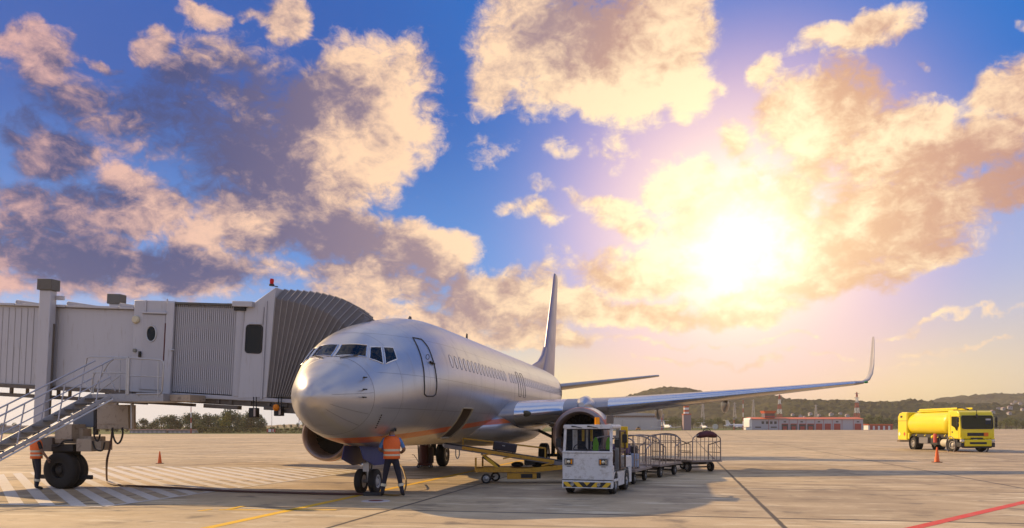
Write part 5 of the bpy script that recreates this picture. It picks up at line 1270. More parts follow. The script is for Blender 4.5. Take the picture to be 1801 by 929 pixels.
for s in (-1, 1):
    MB().box(s * 1.0 + (.004 if s > 0 else -.25), s * 1.0 + (.25 if s > 0 else -.004), -.07, .5, .36, .70).build('bumper_corner', FBL, bmp, bevel=.04)
    hl = MB().box(s * 1.12 - .13, s * 1.12 + .13, -.09, .15, .72, .93).build('headlight', mat('truck_lamp', (.60, .56, .50), .2, .3), FT, bevel=.05)
    MB().box(s * 1.12 - .12, s * 1.12 + .12, -.06, .3, .935, 1.06).build('lamp_cover', FY, FT, bevel=.04)
    MB().box(s * 1.33, s * 1.48, .02, .10, 2.15, 2.55).build('wing_mirror', FBL, FT, bevel=.03); MB().box(s * 1.33, s * 1.48, .02, .10, 1.85, 2.12).build('wing_mirror', FBL, FT, bevel=.03)
    MB().tube([(s * 1.24, .1, 2.62), (s * 1.40, .06, 2.60), (s * 1.40, .06, 1.8)], .02, 6).build('mirror_arm', FBL, FT)
    sw = MB().poly([(s * (h + .004), y, z) for y, z in ((.32, 1.75), (.40, 2.62), (1.25, 2.62), (1.25, 1.95), (.8, 1.80), (.62, 1.60), (.40, 1.55))]).build('side_window', glass_mat('truck_side_glass', (.012, .014, .016), .06, .8), FT)
    MB().box(s * h - .01, s * h + .012, 1.05, 1.2, 1.40, 1.52).build('door_handle', FBL, FT)
    MB().tube([(s * h, .22, 1.0), (s * h, .22, 2.6)], .012, 5).tube([(s * h, 1.38, 1.0), (s * h, 1.38, 2.75)], .012, 5).build('door_joint', LINE, FT)
    # front wheel and arch
    wheel(FT, (s * 1.02, 1.35, .50), (s * .93, -.30, 0) if s < 0 else (.93, .30, 0), .50, .30, .27, RUB, mat('truck_rim', (.45, .42, .38), .45, .3), 'front_wheel', 10)
    MB().lathe([(.60, -.0), (.60, .10), (.66, .10), (.66, 0)], (s * 1.17, 1.35, .50), (s, 0, 0), 36, closed=True).build('wheel_arch', LGREY, FT)
    MB().box(min(s * .9, s * 1.22), max(s * .9, s * 1.22), .5, .75, .42, .92).build('cab_step', FBL, FT, bevel=.03)
    for q in (.0, .35): wheel(FT, (s * (1.05 - q), 7.25, .50), (s, 0, 0), .50, .28, .27, RUB, mat('truck_rim', (.45, .42, .38), .45, .3), 'rear_wheel', 10)
    MB().lathe([(.57, -.55), (.60, -.55), (.60, .06), (.57, .06)], (s * 1.17, 7.25, .54), (s, 0, 0), 36, closed=True).build('rear_wing', FBL, FT)
MB().box(-.42, -.28, 1.3, 6.9, .62, .95).box(.28, .42, 1.3, 6.9, .62, .95).box(-.42, .42, 6.9, 8.2, .62, .95).build('chassis_rail', FBL, FT)
rr = []
for y, k in ((2.05, .55), (2.1, .86), (2.25, .97), (2.5, 1.), (7.6, 1.), (8.0, .985), (8.25, .94)):
    rr.append([V((1.24 * k * (abs(cos(a)) ** .82) * (1 if cos(a) > 0 else -1), y, 2.08 + .98 * k * (abs(sin(a)) ** .85) * (1 if sin(a) > 0 else -1))) for a in [2 * pi * i / 40 for i in range(40)]])
tank = MB().loft(rr).build('tank', FY, FT, 40)
MB().box(-1.0, 1.0, 2.2, 8.1, 1.0, 1.25).build('tank_cradle', FBL, FT, bevel=.02)
for y in (2.6, 4.2, 5.6, 7.0):
    for s in (-1, 1): MB().prism([(s * .95, y, 1.28), (s * 1.05, y, 1.12), (s * .8, y, 1.08)], (0, .12, 0)).build('tank_lug', FY, tank)
MB().box(-.55, .55, 2.3, 7.8, 3.05, 3.16).box(-.60, -.54, 1.7, 7.4, 3.163, 3.30).box(.54, .60, 1.7, 7.4, 3.163, 3.30).build('walkway', FY, FT, bevel=.02)
for y in (3.2, 6.2): MB().lathe([(.3, 0), (.3, .1), (.22, .16), (.001, .17)], (0, y, 3.163), (0, 0, 1), 20).build('manhole_lid', FY, FT)
MB().tube([(.2, 1.6, 3.15), (.3, 2.6, 3.3), (-.3, 3.4, 3.28)], .06, 8).build('roof_hose', FBL, FT)
cabn = MB(); cp = [(8.1, .75), (9.75, .75), (9.75, 2.7), (9.5, 2.98), (9.0, 3.08), (8.1, 3.06)]
cabn.prism([(-h, y, z) for y, z in cp], (2 * h, 0, 0)); cbo = cabn.build('pump_cabinet', FY, FT, bevel=.06, seg=3)
MB().tube([(-h - .004, 8.18, 2.35), (-h - .004, 9.7, 2.35)], .014, 5).tube([(-h - .004, 8.18, .8), (-h - .004, 8.18, 3.0)], .014, 5).build('cabinet_joint', LINE, cbo)
MB().box(-h - .03, -h + .1, 8.95, 9.25, 2.62, 2.78).build('cabinet_lamp', FBL, cbo)
for y, c_ in ((9.45, (.75, .75, .72)), (8.55, (.65, .08, .03))):
    MB().poly([(-h - .006, y + a, 1.25 + z) for a, z in ((0, .2), (.18, 0), (0, -.2), (-.18, 0))]).build('hazard_diamond', mat('placard', c_, .5), cbo)
MB().box(-h - .03, h + .03, 9.3, 9.82, .60, .70).build('rear_bumper', mat('rear_bumper_brown', (.12, .07, .02), .6), cbo)
MB().box(-h + .05, -.7, 7.85, 8.08, .85, 1.35).build('valve_box', FY, FT, bevel=.02)
for s in (-1, 1):
    MB().box(min(s * .55, s * 1.18), max(s * .55, s * 1.18), 4.9, 6.3, .52, 1.0).build('tool_box', LGREY, FT, bevel=.03)
    MB().lathe([(.001, 0), (.28, .0), (.30, .04), (.30, 1.0), (.28, 1.04), (.001, 1.04)], (s * .9, 1.95, .62), (0, 1, 0), 24).build('air_tank', mat('cream_tank', (.5, .46, .36), .5), FT)
    MB().box(min(s * .7, s * 1.1), max(s * .7, s * 1.1), 3.2, 4.6, .45, 1.0).build('pump_box', FBL, FT, bevel=.03)
    MB().sphere((s * 1.0, 4.4, 1.05), .16, 12, 8).tube([(s * 1.0, 3.6, 1.0), (s * 1.0, 4.6, 1.0)], .06, 8).build('valve', FY, FT)
ex_ = MB().cyl((-1.27, 3.55, .62), (-1.27, 3.55, 1.32), .13, n=18); ex_.build('extinguisher_case', mat('faded_red', (.70, .12, .09), .5), FT, bevel=.03)
MB().tube([(-.1, .02, 3.02), (-.1, -.06, 3.05), (-.1, -.05, 2.75)], .025, 6).box(-.17, -.03, -.08, -.02, 2.55, 2.76).build('kerb_mirror', FBL, FT)
drv = person('person in a green vest at the wheel of the yellow fuel truck', (33.30, 60.85, .62), R(180), dict(stand(), **{'kneeL': (-.12, .42, .88), 'ankL': (-.12, .48, .45), 'toeL': (-.12, .60, .42), 'kneeR': (.12, .42, .88), 'ankR': (.12, .48, .45), 'toeR': (.12, .60, .42), 'hipL': (-.1, .02, .92), 'hipR': (.1, .02, .92), 'elL': (-.27, .10, 1.16), 'wrL': (-.2, .33, 1.2), 'palL': (-.17, .40, 1.22), 'elR': (.27, .10, 1.16), 'wrR': (.2, .33, 1.2), 'palR': (.17, .40, 1.22)}), BLACKS, VESTG, 1.0, False, False)
# ------------------------------------------------------------------ cones, hose, chock, trolley
def make_cone(label, hh):
    r = thing('traffic_cone', label, 'traffic cone', group='traffic cones'); k = hh / .75
    MB().prism([(x * k, y * k, 0) for x, y in rrect(-.19, .19, -.19, .19, .04)], (0, 0, .035 * k)).build('base', mat('cone_base', (.16, .05, .02), .7), r, bevel=.006)
    MB().lathe([(.135 * k, .036 * k), (.12 * k, .07 * k), (.035 * k, .72 * k), (.03 * k, .75 * k), (.018 * k, .75 * k), (.018 * k, .70 * k)], (0, 0, 0), (0, 0, 1), 24).build('cone_body', mat('cone_orange', (.80, .13, .01), .5, 0, .1, 6, spots=.3), r, 50)
    return r
p = G(1648, 813.5); c = make_cone('orange traffic cone standing before the fuel truck', .80); c.location = (p.x, p.y, 0)
p = G(281, 815.5); c = make_cone('small orange traffic cone alone beyond the hatched box', .62); c.location = (p.x, p.y, 0)
HOSE = mat('brown_hose', (.075, .03, .022), .6, 0, .15, 8)
hp = [PL(198, 754, -.05)]; hp = [MP @ hp[0]]
for x, y in ((194, 785), (188, 812)): hp.append(MP @ PL(x, y, -.1 if y < 800 else -.3))
for x, y in ((188, 846), (193, 852), (215, 856), (300, 860), (400, 866), (500, 869), (600, 871.5), (655, 871)):
    g = G(x, y); hp.append(V((g.x, g.y, .04)))
tag(MB().tube(smoothpath(hp, 6), .032, 8).build('ground_hose', HOSE), 'brown hose hanging from the bridge cabinet and running over the apron to the nose wheels', 'hose')
hp2 = [G(x, y) + V((0, 0, z)) for x, y, z in ((662, 870, .03), (690, 873, .03), (706, 871, .03), (713, 867, .12), (714, 862, .30), (709, 858, .55), (704, 850, .6))]
tag(MB().tube(smoothpath(hp2, 6), .024, 8).build('headset_cable', mat('ochre_cable', (.24, .14, .03), .6)), 'ochre cable curling round the boots of the person at the nose', 'cable')
ck = thing('wheel_chock', 'black wheel chock lying beside the nose wheels', 'wheel chock', G(656, 872), R(-6))
MB().prism([(-.26, -.07, 0), (-.26, .07, 0), (-.26, .045, .10), (-.26, -.045, .10)], (.52, 0, 0)).build('block', BDK, ck, bevel=.015)
MB().tube([(.26, 0, .06), (.33, .02, .04), (.37, 0, .02)], .008, 5).build('rope', mat('rope', (.3, .26, .16), .8), ck)
p = G(661, 881.5); hy = thing('hydrant_cover', 'round pavement lid with a dark red centre near the boots of the headset person', 'pavement lid', (p.x, p.y, 0))
MB().lathe([(.001, .012), (.34, .012), (.36, .0)], (0, 0, 0), (0, 0, 1), 28, (False, False)).build('rim', mat('pale_lid', (.50, .46, .45), .7), hy); MB().lathe([(.001, .018), (.17, .018), (.19, .012)], (0, 0, 0), (0, 0, 1), 24, (False, False)).build('centre', mat('dark_red_lid', (.15, .03, .025), .6), hy)
p = G(748, 822.5); tr = thing('red_trolley', 'dark red upright service trolley parked before the far main wheels', 'service trolley', (p.x, p.y, 0), R(-8))
RED = mat('dark_red_paint', (.11, .012, .010), .5, 0, .2, 5)
MB().box(-.32, .28, -.2, .25, .10, .20).build('frame', RED, tr, bevel=.01); MB().cyl((-.06, 0, .203), (-.06, 0, 1.02), .22, n=24).build('cylinder', RED, tr, bevel=.03); MB().box(.17, .36, -.12, .2, .203, .92).build('side_tank', mat('dark_brown_tank', (.05, .02, .018), .6), tr, bevel=.04)
MB().tube([(-.3, 0, .2), (-.42, 0, .42), (-.54, 0, .58), (-.62, 0, .58)], .016, 6).build('pull_handle', BDK, tr); MB().tube([(-.3, 0, .2), (-.34, 0, 1.05)], .03, 8).build('hose_reel_post', mat('pale_post', (.4, .36, .32), .6), tr)
for x in (-.28, .24):
    for y in (-.2, .22): wheel(tr, (x, y, .07), (0, -1 if y < 0 else 1, 0), .07, .05, .035, RUB, STEEL, 'castor', 0, n=16)
# ------------------------------------------------------------------ beyond the apron
from mathutils import noise as NZ
def forest_mat(name, a, c2, d):
    m = bpy.data.materials.new(name); b = NT(nodes(m))
    tc = b.n('ShaderNodeTexCoord').outputs['Object']
    v = b.n('ShaderNodeTexVoronoi', {'Vector': tc, 'Scale': .09})
    n1 = b.noise(tc, .012, 5, .6).outputs[0]; n2 = b.noise(tc, .3, 4, .7).outputs[0]
    c = b.mix(b.ss(n1, .35, .65), a, c2); c = b.mix(b.m('MULTIPLY', b.n('ShaderNodeSeparateColor', {0: v.outputs['Color']}).outputs[0], .7), c, d)
    c = b.mix(b.ss(n2, .4, .7, 0, .6), c, tuple(x * .4 for x in a))
    p = b.n('ShaderNodeBsdfPrincipled', {'Base Color': c, 'Roughness': .95, 'Specular IOR Level': .05}); b.t.links.new(p.outputs[0], b.n('ShaderNodeOutputMaterial').inputs[0]); return m
FOR = forest_mat('hill_forest', (.030, .045, .018), (.060, .065, .022), (.085, .075, .028))
def ridge(name, tab, D, depth, cell, crown=7., seed=0, back=250.):
    xs = [t[0] for t in tab]; f = cub(tab); m = MB(); rows = []
    xa, xb = (xs[0] - CX) / F * D, (xs[-1] - CX) / F * D; nx = int((xb - xa) / cell); ny = int(depth / cell); nb = int(back / cell / 2)
    for j in range(ny + nb + 1):
        t = j / ny; r = []
        y = D - depth + depth * t if j <= ny else D + (j - ny) * cell * 2
        k = (t * t * (3 - 2 * t)) ** .85 if t <= 1 else 1 - ((j - ny) / nb) ** 1.5
        for i in range(nx + 1):
            x = xa + (xb - xa) * i / nx; px = CX + F * x / D
            h = max(0., EYE + (HY - f(px)) / F * D)
            p = V((x, y, seed * 31.7))
            big = NZ.fractal(p * .008, .9, 2., 4) * .22 * (1 - abs(2 * min(t, 1) - 1) * .0) * (min(1, 1.6 - t) if t <= 1 else .5)
            d = NZ.voronoi(V((x / 9., y / 9., seed)))[0]
            bump = max(0, 1 - d[0] * 1.35) * crown * (.55 + .5 * NZ.noise(p * .04)) * min(1, h / 14)
            z = h * k * (1 + big * (k < .98)) - crown * .35 + bump + NZ.noise(p * .35) * 1.4 * min(1, h / 14)
            r.append(V((x + NZ.noise(p * .2) * 2, y, max(z * 1., -2.5))))
        rows.append(r)
    m.loft(rows, closed=False); o = m.build(name, FOR, smooth=0); tag(o, kind='structure'); return o
ridge('hills', [(960, 752), (1010, 735), (1060, 712), (1090, 702), (1110, 695), (1130, 688), (1150, 684), (1170, 682), (1190, 682), (1215, 687), (1240, 692), (1270, 697), (1300, 699), (1325, 698), (1340, 702), (1360, 707), (1400, 722), (1450, 750)], 1500, 520, 5.0, 8., 1)
ridge('hills', [(1180, 752), (1240, 738), (1300, 722), (1340, 709), (1370, 705), (1400, 703), (1430, 705), (1460, 703), (1490, 706), (1520, 709), (1545, 707), (1570, 705), (1600, 706), (1640, 707), (1690, 712), (1740, 717), (1801, 715), (1880, 709), (1960, 720), (2040, 752)], 1180, 420, 4.6, 8., 2)
ridge('hills', [(1500, 735), (1590, 709), (1620, 706), (1650, 702), (1680, 698), (1700, 696), (1720, 694), (1745, 692), (1770, 694), (1801, 691), (1850, 689), (1920, 692), (2000, 700), (2100, 730)], 2100, 700, 9.0, 9., 3)
ridge('hills', [(380, 752), (440, 750), (480, 748), (520, 746), (560, 747), (620, 745), (700, 746), (800, 744), (900, 742), (980, 744), (1060, 748)], 2600, 500, 14., 8., 4)
# trees: trunk with limbs and a crown of separate leaf clumps
def leaf_mat(name, a, c2):
    m = bpy.data.materials.new(name); b = NT(nodes(m)); tc = b.n('ShaderNodeTexCoord').outputs['Object']
    oi = b.n('ShaderNodeObjectInfo').outputs['Random']
    n1 = b.noise(tc, .55, 3, .6).outputs[0]; n2 = b.noise(tc, 3., 2, .6).outputs[0]
    c = b.mix(b.ss(b.m('ADD', n1, b.m('MULTIPLY_ADD', oi, .3, -.15)), .35, .65), a, c2); c = b.mix(b.ss(n2, .5, .7, 0, .5), c, tuple(x * 1.6 for x in c2))
    p = b.n('ShaderNodeBsdfPrincipled', {'Base Color': c, 'Roughness': .7, 'Specular IOR Level': .2})
    tr = b.n('ShaderNodeBsdfTranslucent', {'Color': c}); mx = b.n('ShaderNodeMixShader', {0: .3}); b.t.links.new(p.outputs[0], mx.inputs[1]); b.t.links.new(tr.outputs[0], mx.inputs[2])
    b.t.links.new(mx.outputs[0], b.n('ShaderNodeOutputMaterial').inputs[0]); return m
LF1 = leaf_mat('dark_leaf', (.028, .052, .030), (.05, .085, .045)); LF2 = leaf_mat('light_leaf', (.075, .10, .028), (.13, .14, .035)); LF3 = leaf_mat('bush_leaf', (.07, .085, .03), (.10, .09, .035))
BARK = mat('bark', (.07, .05, .035), .9, 0, .3, 3)
def crown_mb(rng, h, w, lobes, n, leaf, base=.28):
    m = MB(); L = []
    for k in range(lobes):
        a = rng.uniform(0, 2 * pi); r = w * .5 * rng.uniform(.1, .75) ; z = h * rng.uniform(base + .10, .90); kk = 1 - max(0, (z / h - .6)) * 1.5
        L.append((V((r * cos(a) * kk, r * sin(a) * kk, z)), w * rng.uniform(.16, .30), rng.uniform(.7, 1.)))
    for i in range(n):
        c, r, sq = rng.choice(L); d = V((rng.gauss(0, 1), rng.gauss(0, 1), rng.gauss(0, 1))).normalized() * r * rng.uniform(.55, 1.08) ** .6
        p = c + V((d.x, d.y, d.z * sq)); nn = (d.normalized() + V((rng.uniform(-.7, .7), rng.uniform(-.7, .7), rng.uniform(-.3, .9)))).normalized()
        u = nn.orthogonal().normalized(); u = (u * cos(i) + nn.cross(u) * sin(i)); v = nn.cross(u); s = leaf * rng.uniform(.6, 1.3)
        m.quad(p - u * s - v * s * .2, p + v * s * .7 - u * s * .1, p + u * s + v * s * .15, p - v * s * .7 + u * s * .15)
    return m, L
def make_tree(name, label, cat, h, w, lf, seed, n=620, leaf=.42, group=None, lobes=11, base=.28):
    rng = random.Random(seed); t = thing(name, label, cat, group=group)
    m, L = crown_mb(rng, h, w, lobes, n, leaf, base)
    tb = MB().tube([(0, 0, -.2), (.05, .02, h * .25), (-.05, .05, h * .5), (.05, 0, h * .75)], [h * .030, h * .024, h * .016, h * .006], 8)
    for c, r, s in L[:6]: tb.tube([(0, .03, h * rng.uniform(.25, .5)), c * .6 + V((0, 0, h * .12)), c], [h * .012, h * .008, h * .003], 5)
    tb.build('trunk', BARK, t, 60)
    o = m.build('crown', lf, t, smooth=0); return t
def used(t, flag={}):
    if id(t) in flag: return True
    flag[id(t)] = 1; return False
def plant(t, px, D, hpx, hh, label=None, group=None, wob=1.):
    o = dup(t) if used(t) else t
    p = W(px, HY, D); s = hpx / F * D / hh
    o.location = (p.x, D, -.02); o.rotation_euler = (0, 0, random.uniform(0, 6.28)); o.scale = (s * random.uniform(.9, 1.2) * wob, s * random.uniform(.9, 1.2) * wob, s)
    if label: o['label'] = label
    if group: o['group'] = group
    return o
gl = 'trees beyond the grass behind the jet bridge'; lb = 'dark green broadleaf tree in the row seen below the jet bridge'
tA = make_tree('tree', lb, 'tree', 10, 10, LF1, 1, 1500, group=gl, lobes=17, base=.02, leaf=.40); tB = make_tree('tree', lb, 'tree', 10, 9, LF1, 2, 1400, group=gl, lobes=14, base=.02, leaf=.40); tC = make_tree('tree', lb, 'tree', 10, 11.5, LF1, 3, 1700, group=gl, lobes=20, base=.02, leaf=.40)
row = [(205, 742), (222, 740), (238, 741), (252, 736), (268, 735), (284, 733), (299, 730), (313, 728), (327, 729), (341, 726), (354, 725), (367, 730), (379, 729), (391, 727), (404, 722), (417, 728), (430, 724), (441, 725), (452, 728), (461, 733)]
for i, (px, ty) in enumerate(row):
    D = random.uniform(255, 300); base_y = HY + EYE * F / D; plant((tA, tB, tC)[i % 3], px, D, base_y - ty, 10, wob=.95 if i < 18 else .8)
for i, (px, ty) in enumerate([(-20, 740), (5, 744), (30, 742), (150, 744), (175, 742), (190, 741)]): plant((tB, tA)[i % 2], px, 300, HY + EYE * F / 300 - ty, 10)
tD = make_tree('tree', 'tall pale green tree standing out of the dark row below the jet bridge', 'tree', 10, 6.5, LF2, 9, 620)
plant(tD, 398, 248, HY + EYE * F / 248 - 723, 10)
g2 = 'small far trees between jet bridge and airliner'; tE = make_tree('tree', 'small hazy tree far beyond the grass next to the airliner nose', 'tree', 9, 7, LF1, 5, 380, group=g2)
for px, ty in ((488, 748), (500, 746), (512, 747), (524, 744), (534, 741), (545, 742), (556, 746), (570, 744), (585, 746)): plant(tE, px, random.uniform(420, 480), HY + EYE * F / 450 - ty, 9)
g3 = 'yellow green trees behind the parked jets'; tF = make_tree('tree', 'sunlit yellow green tree in the line behind the small parked jets', 'tree', 9, 8, LF2, 6, 420, group=g3); tG = make_tree('tree', tF['label'], 'tree', 9, 9, LF2, 7, 420, group=g3, lobes=13)
for i in range(22): plant((tF, tG)[i % 2], 1168 + i * 7.4 + random.uniform(-2, 2), random.uniform(560, 620), HY + EYE * F / 590 - random.uniform(733, 741), 9)
g4 = 'trees beside the fire station'; tH = make_tree('tree', 'green tree standing between the red roofed station and the fuel truck', 'tree', 9, 9, LF2, 8, 420, group=g4)
for px, ty in ((1522, 734), (1533, 730), (1545, 732), (1557, 736), (1568, 735), (1580, 737)): plant(tH, px, random.uniform(520, 560), HY + EYE * F / 540 - ty, 9)
g5 = 'trees past the fuel truck'; tI = make_tree('tree', 'green tree at the edge of the airfield past the fuel truck cab', 'tree', 9, 9, LF2, 11, 420, group=g5)
for px, ty in ((1745, 741), (1758, 741), (1769, 737), (1779, 735), (1788, 739), (1798, 741), (1810, 738)): plant(tI, px, random.uniform(500, 540), HY + EYE * F / 520 - ty, 9)
tS = make_tree('shrub', 'low olive shrub in the hedge along the far grass edge', 'shrub', 3, 4.5, LF3, 12, 240, .25, group='shrubs along the far grass edge', lobes=6, base=.0)
for i in range(26): plant(tS, 352 + i * 8 + random.uniform(-3, 3), random.uniform(232, 250), random.uniform(6, 11), 3, wob=1.5)
tR = make_tree('shrub', 'lone rounded olive bush before the tree row and red white mast', 'shrub', 4, 4, LF3, 13, 300, .3, lobes=8, base=.0); plant(tR, 351, 225, 17, 4)
# ---- buildings
WALLG = mat('hangar_cladding', (.42, .40, .40), .6, 0, .06, .5); WALLB = mat('station_wall', (.42, .41, .46), .6, 0, .06, .5); ROOFR = mat('red_roof', (.55, .11, .035), .6, 0, .1, .5); DOORR = mat('red_door', (.38, .045, .035), .5, 0, .1, .7)
WHITE = mat('white_paint', (.72, .71, .70), .5, 0, .05, 1.); DARKW = mat('dark_opening', (.05, .045, .045), .6, 0, .1, 1.); PINKR = mat('pinkish_roof', (.42, .26, .24), .6, 0, .1, .3); GREYL = mat('grey_wall', (.30, .29, .31), .7, 0, .1, .4)
class Far:                                             # boxes given by photo columns and rows at one distance
    def __init__(s, label, name, cat, px, D): s.D = D; s.o = W(px, HY, D); s.o.z = 0; s.t = thing(name, label, cat, s.o)
    def X(s, px): return (px - CX) / F * s.D - s.o.x
    def Z(s, py): return EYE - (py - HY) / F * s.D
    def box(s, name, m, x0, x1, y0, y1, d0, d1, parent=None, bev=0):
        z0 = max(0, s.Z(y1)); return MB().box(s.X(x0), s.X(x1), d0, d1, z0, s.Z(y0)).build(name, m, parent or s.t, bevel=bev)
H = Far('long pale hangar with a strip of windows behind the baggage carts', 'hangar', 'hangar', 1110, 430)
w_ = H.box('wall', WALLG, 1050, 1163, 731, 762, 0, 30); MB().prism([(H.X(1048), -.6, H.Z(731) + .02), (H.X(1167), -.6, H.Z(731) + .02), (H.X(1167), -.6, H.Z(728.5)), (H.X(1107), -.6, H.Z(725.5)), (H.X(1048), -.6, H.Z(727))], (0, 31.2, 0)).build('roof', WALLG, H.t)
for i in range(28): H.box('window', mat('rusty_glass', (.16, .07, .05), .4) if i == 0 else bpy.data.materials['rusty_glass'], 1062 + i * 3.45, 1064.6 + i * 3.45, 731.6, 734.4, -.08, -.01)
for i in range(3): H.box('sliding_door', mat('hangar_door', (.50, .48, .47), .5, .1, .05, .4) if i == 0 else bpy.data.materials['hangar_door'], 1064 + i * 31, 1094.4 + i * 31, 738, 762, -.25, -.02)
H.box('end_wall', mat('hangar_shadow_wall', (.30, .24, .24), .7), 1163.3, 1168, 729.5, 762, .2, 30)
S = Far('long red roofed fire station with red garage doors and a lookout cab', 'fire_station', 'fire station', 1420, 445)
S.box('wall', WALLB, 1323, 1518, 737.3, 762, 0, 14); MB().prism([(S.X(1318), .0, 0), (S.X(1322.8), .0, 0), (S.X(1322.8), 0, S.Z(738)), (S.X(1320.5), 0, S.Z(735)), (S.X(1318), 0, S.Z(739))], (0, 13, 0)).build('end_wall', WHITE, S.t)
MB().prism([(S.X(1321), -.7, S.Z(737.3) + .02), (S.X(1519), -.7, S.Z(737.3) + .02), (S.X(1519), -.7, S.Z(736.3)), (S.X(1519), 7, S.Z(733.8)), (S.X(1321), 7, S.Z(733.8)), (S.X(1321), -.7, S.Z(736.3))], (0, .01, 0)); 
rfm = MB(); rfm.prism([(S.X(1320.5), -.8, S.Z(737.3) + .02), (S.X(1320.5), 7, S.Z(734.0) + .05), (S.X(1320.5), 14.6, S.Z(737.3) + .02)], (S.X(1519) - S.X(1320.5), 0, 0)); rfo = rfm.build('roof', ROOFR, S.t)
Zx = lambda v: 1280 + v / 5.807
for a, c, m_ in ((550, 615, DARKW), (640, 705, DARKW), (728, 795, DARKW), (812, 880, DARKW), (900, 965, DOORR), (990, 1052, DOORR), (1085, 1150, DOORR), (1295, 1362, DOORR)):
    g_ = S.box('garage_door', m_, Zx(a), Zx(c), 746, 760, -.12, -.01); S.box('door_band', DOORR, Zx(a), Zx(c), 745.2, 746.6, -.2, -.125, g_)
    if m_ is DARKW: S.box('parked_appliance', DOORR, Zx(a + 12), Zx(c - 12), 750, 757, -.22, -.13, g_)
for v in (345, 390, 432, 474): S.box('window', DARKW, Zx(v), Zx(v + 25), 741.2, 745.8, -.1, -.01)
for v in (570, 742, 918, 1105, 1318): S.box('vent', DARKW, Zx(v), Zx(v + 25), 741, 743, -.1, -.01)
for v in (415, 518, 625, 710, 797, 886, 975, 1065, 1165, 1280): S.box('wall_joint', DOORR, Zx(v), Zx(v + 3), 737.6, 760, -.14, -.015)
for v in (280, 440): S.box('low_window', DARKW, Zx(v), Zx(v + 60), 750.5, 752.5, -.1, -.01)
cb = S.box('lookout_cab', mat('cab_glass', (.10, .07, .07), .2), 1347, 1365, 727, 735, 2, 8); MB().prism([(S.X(1347), 1.6, S.Z(727) + .02), (S.X(1365), 1.6, S.Z(727) + .02), (S.X(1367), 1.2, S.Z(722.6)), (S.X(1344.5), 1.2, S.Z(722.6))], (0, 7, 0)).build('cab_roof', ROOFR, cb)
S.box('cab_base', DOORR, 1347, 1365, 731.5, 734.5, 1.9, 1.995, cb)
L_ = Far('low red and white sectional building beside the fuel truck', 'low_building', 'building', 1547, 455)
L_.box('wall', DOORR, 1530, 1570, 748.6, 762, 0, 6); L_.box('end_wall', WHITE, 1527, 1530, 747, 762, 0, 6); L_.box('roof', ROOFR, 1527, 1570.5, 746, 748.4, -.4, 6.4)
for i in range(4): L_.box('white_panel', WHITE, 1535 + i * 9, 1538.5 + i * 9, 749.2, 762, -.08, -.01)
K = Far('white kiosk at the gable end of the fire station', 'kiosk', 'kiosk', 1316, 440); K.box('wall', WHITE, 1312, 1321, 752, 762, 0, 3); K.box('roof', GREYL, 1311.5, 1321.5, 751.2, 751.9, -.2, 3.2)
P_ = Far('pale shed with a flat roof far behind the staircase', 'shed', 'shed', 20, 240); P_.box('wall', mat('shed_wall', (.40, .36, .37), .7), -30, 62, 750.5, 765, 0, 8); P_.box('roof', PINKR, -31, 63, 748.6, 750.3, -.4, 8.4)
for i in range(7): P_.box('shed_door', GREYL, -22 + i * 12, -15 + i * 12, 753, 765, -.08, -.01)
for a, c, y0, lbq in ((228, 292, 755.2, 'long low pink roofed shed nearest the power cabinet of the bridge'), (296, 345, 755.8, 'shorter low pink roofed shed next to the red white mast')):
    B_ = Far(lbq, 'shed', 'shed', (a + c) / 2, 235); B_.box('wall', GREYL, a, c, y0 + 1.6, 765, 0, 5); B_.box('roof', PINKR, a - 1, c + 1, y0, y0 + 1.5, -.4, 5.4)
    for i in range(int((c - a) / 8)): B_.box('panel', mat('shed_panel', (.46, .42, .44), .6) if 'shed_panel' not in bpy.data.materials else bpy.data.materials['shed_panel'], a + 2 + i * 8, a + 6 + i * 8, y0 + 2.2, 765, -.06, -.01)
SG = Far('white and red marker board on the grass beyond the apron', 'marker_board', 'sign', 474, 222)
for a, c, m_ in ((469, 472, DOORR), (472, 477, WHITE), (477, 479.5, DOORR), (479.5, 481, WHITE), (481, 484, DOORR)): SG.box('panel', m_, a, c, 754.8, 760, 0, .2)
for a in (470.5, 482.5): SG.box('leg', GREYL, a - .3, a + .3, 760, 763, .05, .15)
# control block with its beacon frame
T_ = Far('tall grey block with a red and white beacon frame between the small jets', 'beacon_tower', 'tower', 1209, 420)
T_.box('block', mat('block_wall', (.30, .22, .24), .7), 1202.5, 1215.5, 730, 762, 0, 4); T_.box('parapet', ROOFR, 1202, 1216, 728, 729.8, -.1, 4.1)
for i, (y0, y1) in enumerate(((724.5, 727.9), (721, 724.3), (717, 720.8), (713.5, 716.8))):
    T_.box('frame_section', (WHITE, ROOFR)[i % 2], 1204.5, 1212.5, y0, y1, 1, 3)
MB().sphere((T_.X(1208.5), 2, T_.Z(711)), .9, 14, 8).build('beacon_globe', WHITE, T_.t)
def mast(label, px, D, ytop, r=.16, bands=6, grey=False, name='mast'):
    t = thing(name, label, 'mast', W(px, HY, D) - V((0, 0, EYE))); h = EYE - (ytop - HY) / F * D
    for i in range(bands):
        m_ = GREYL if grey else (DOORR, WHITE)[i % 2]; MB().cyl((0, 0, h * i / bands + .003), (0, 0, h * (i + 1) / bands), r * (1 - .4 * i / bands), r * (1 - .4 * (i + 1) / bands), 10).build('mast_section', m_, t)
    MB().box(-r * 2.2, r * 2.2, -.1, .1, h, h + r * 2).build('lamp_head', GREYL, t)
mast('red and white striped mast before the tree row below the jet bridge', 336, 222, 707); mast('thin grey mast between the jet bridge lamps and the nose', 478, 420, 722, .14, 3, True); mast('thin red and white mast close to the airliner nose', 526, 300, 716, .15, 5)
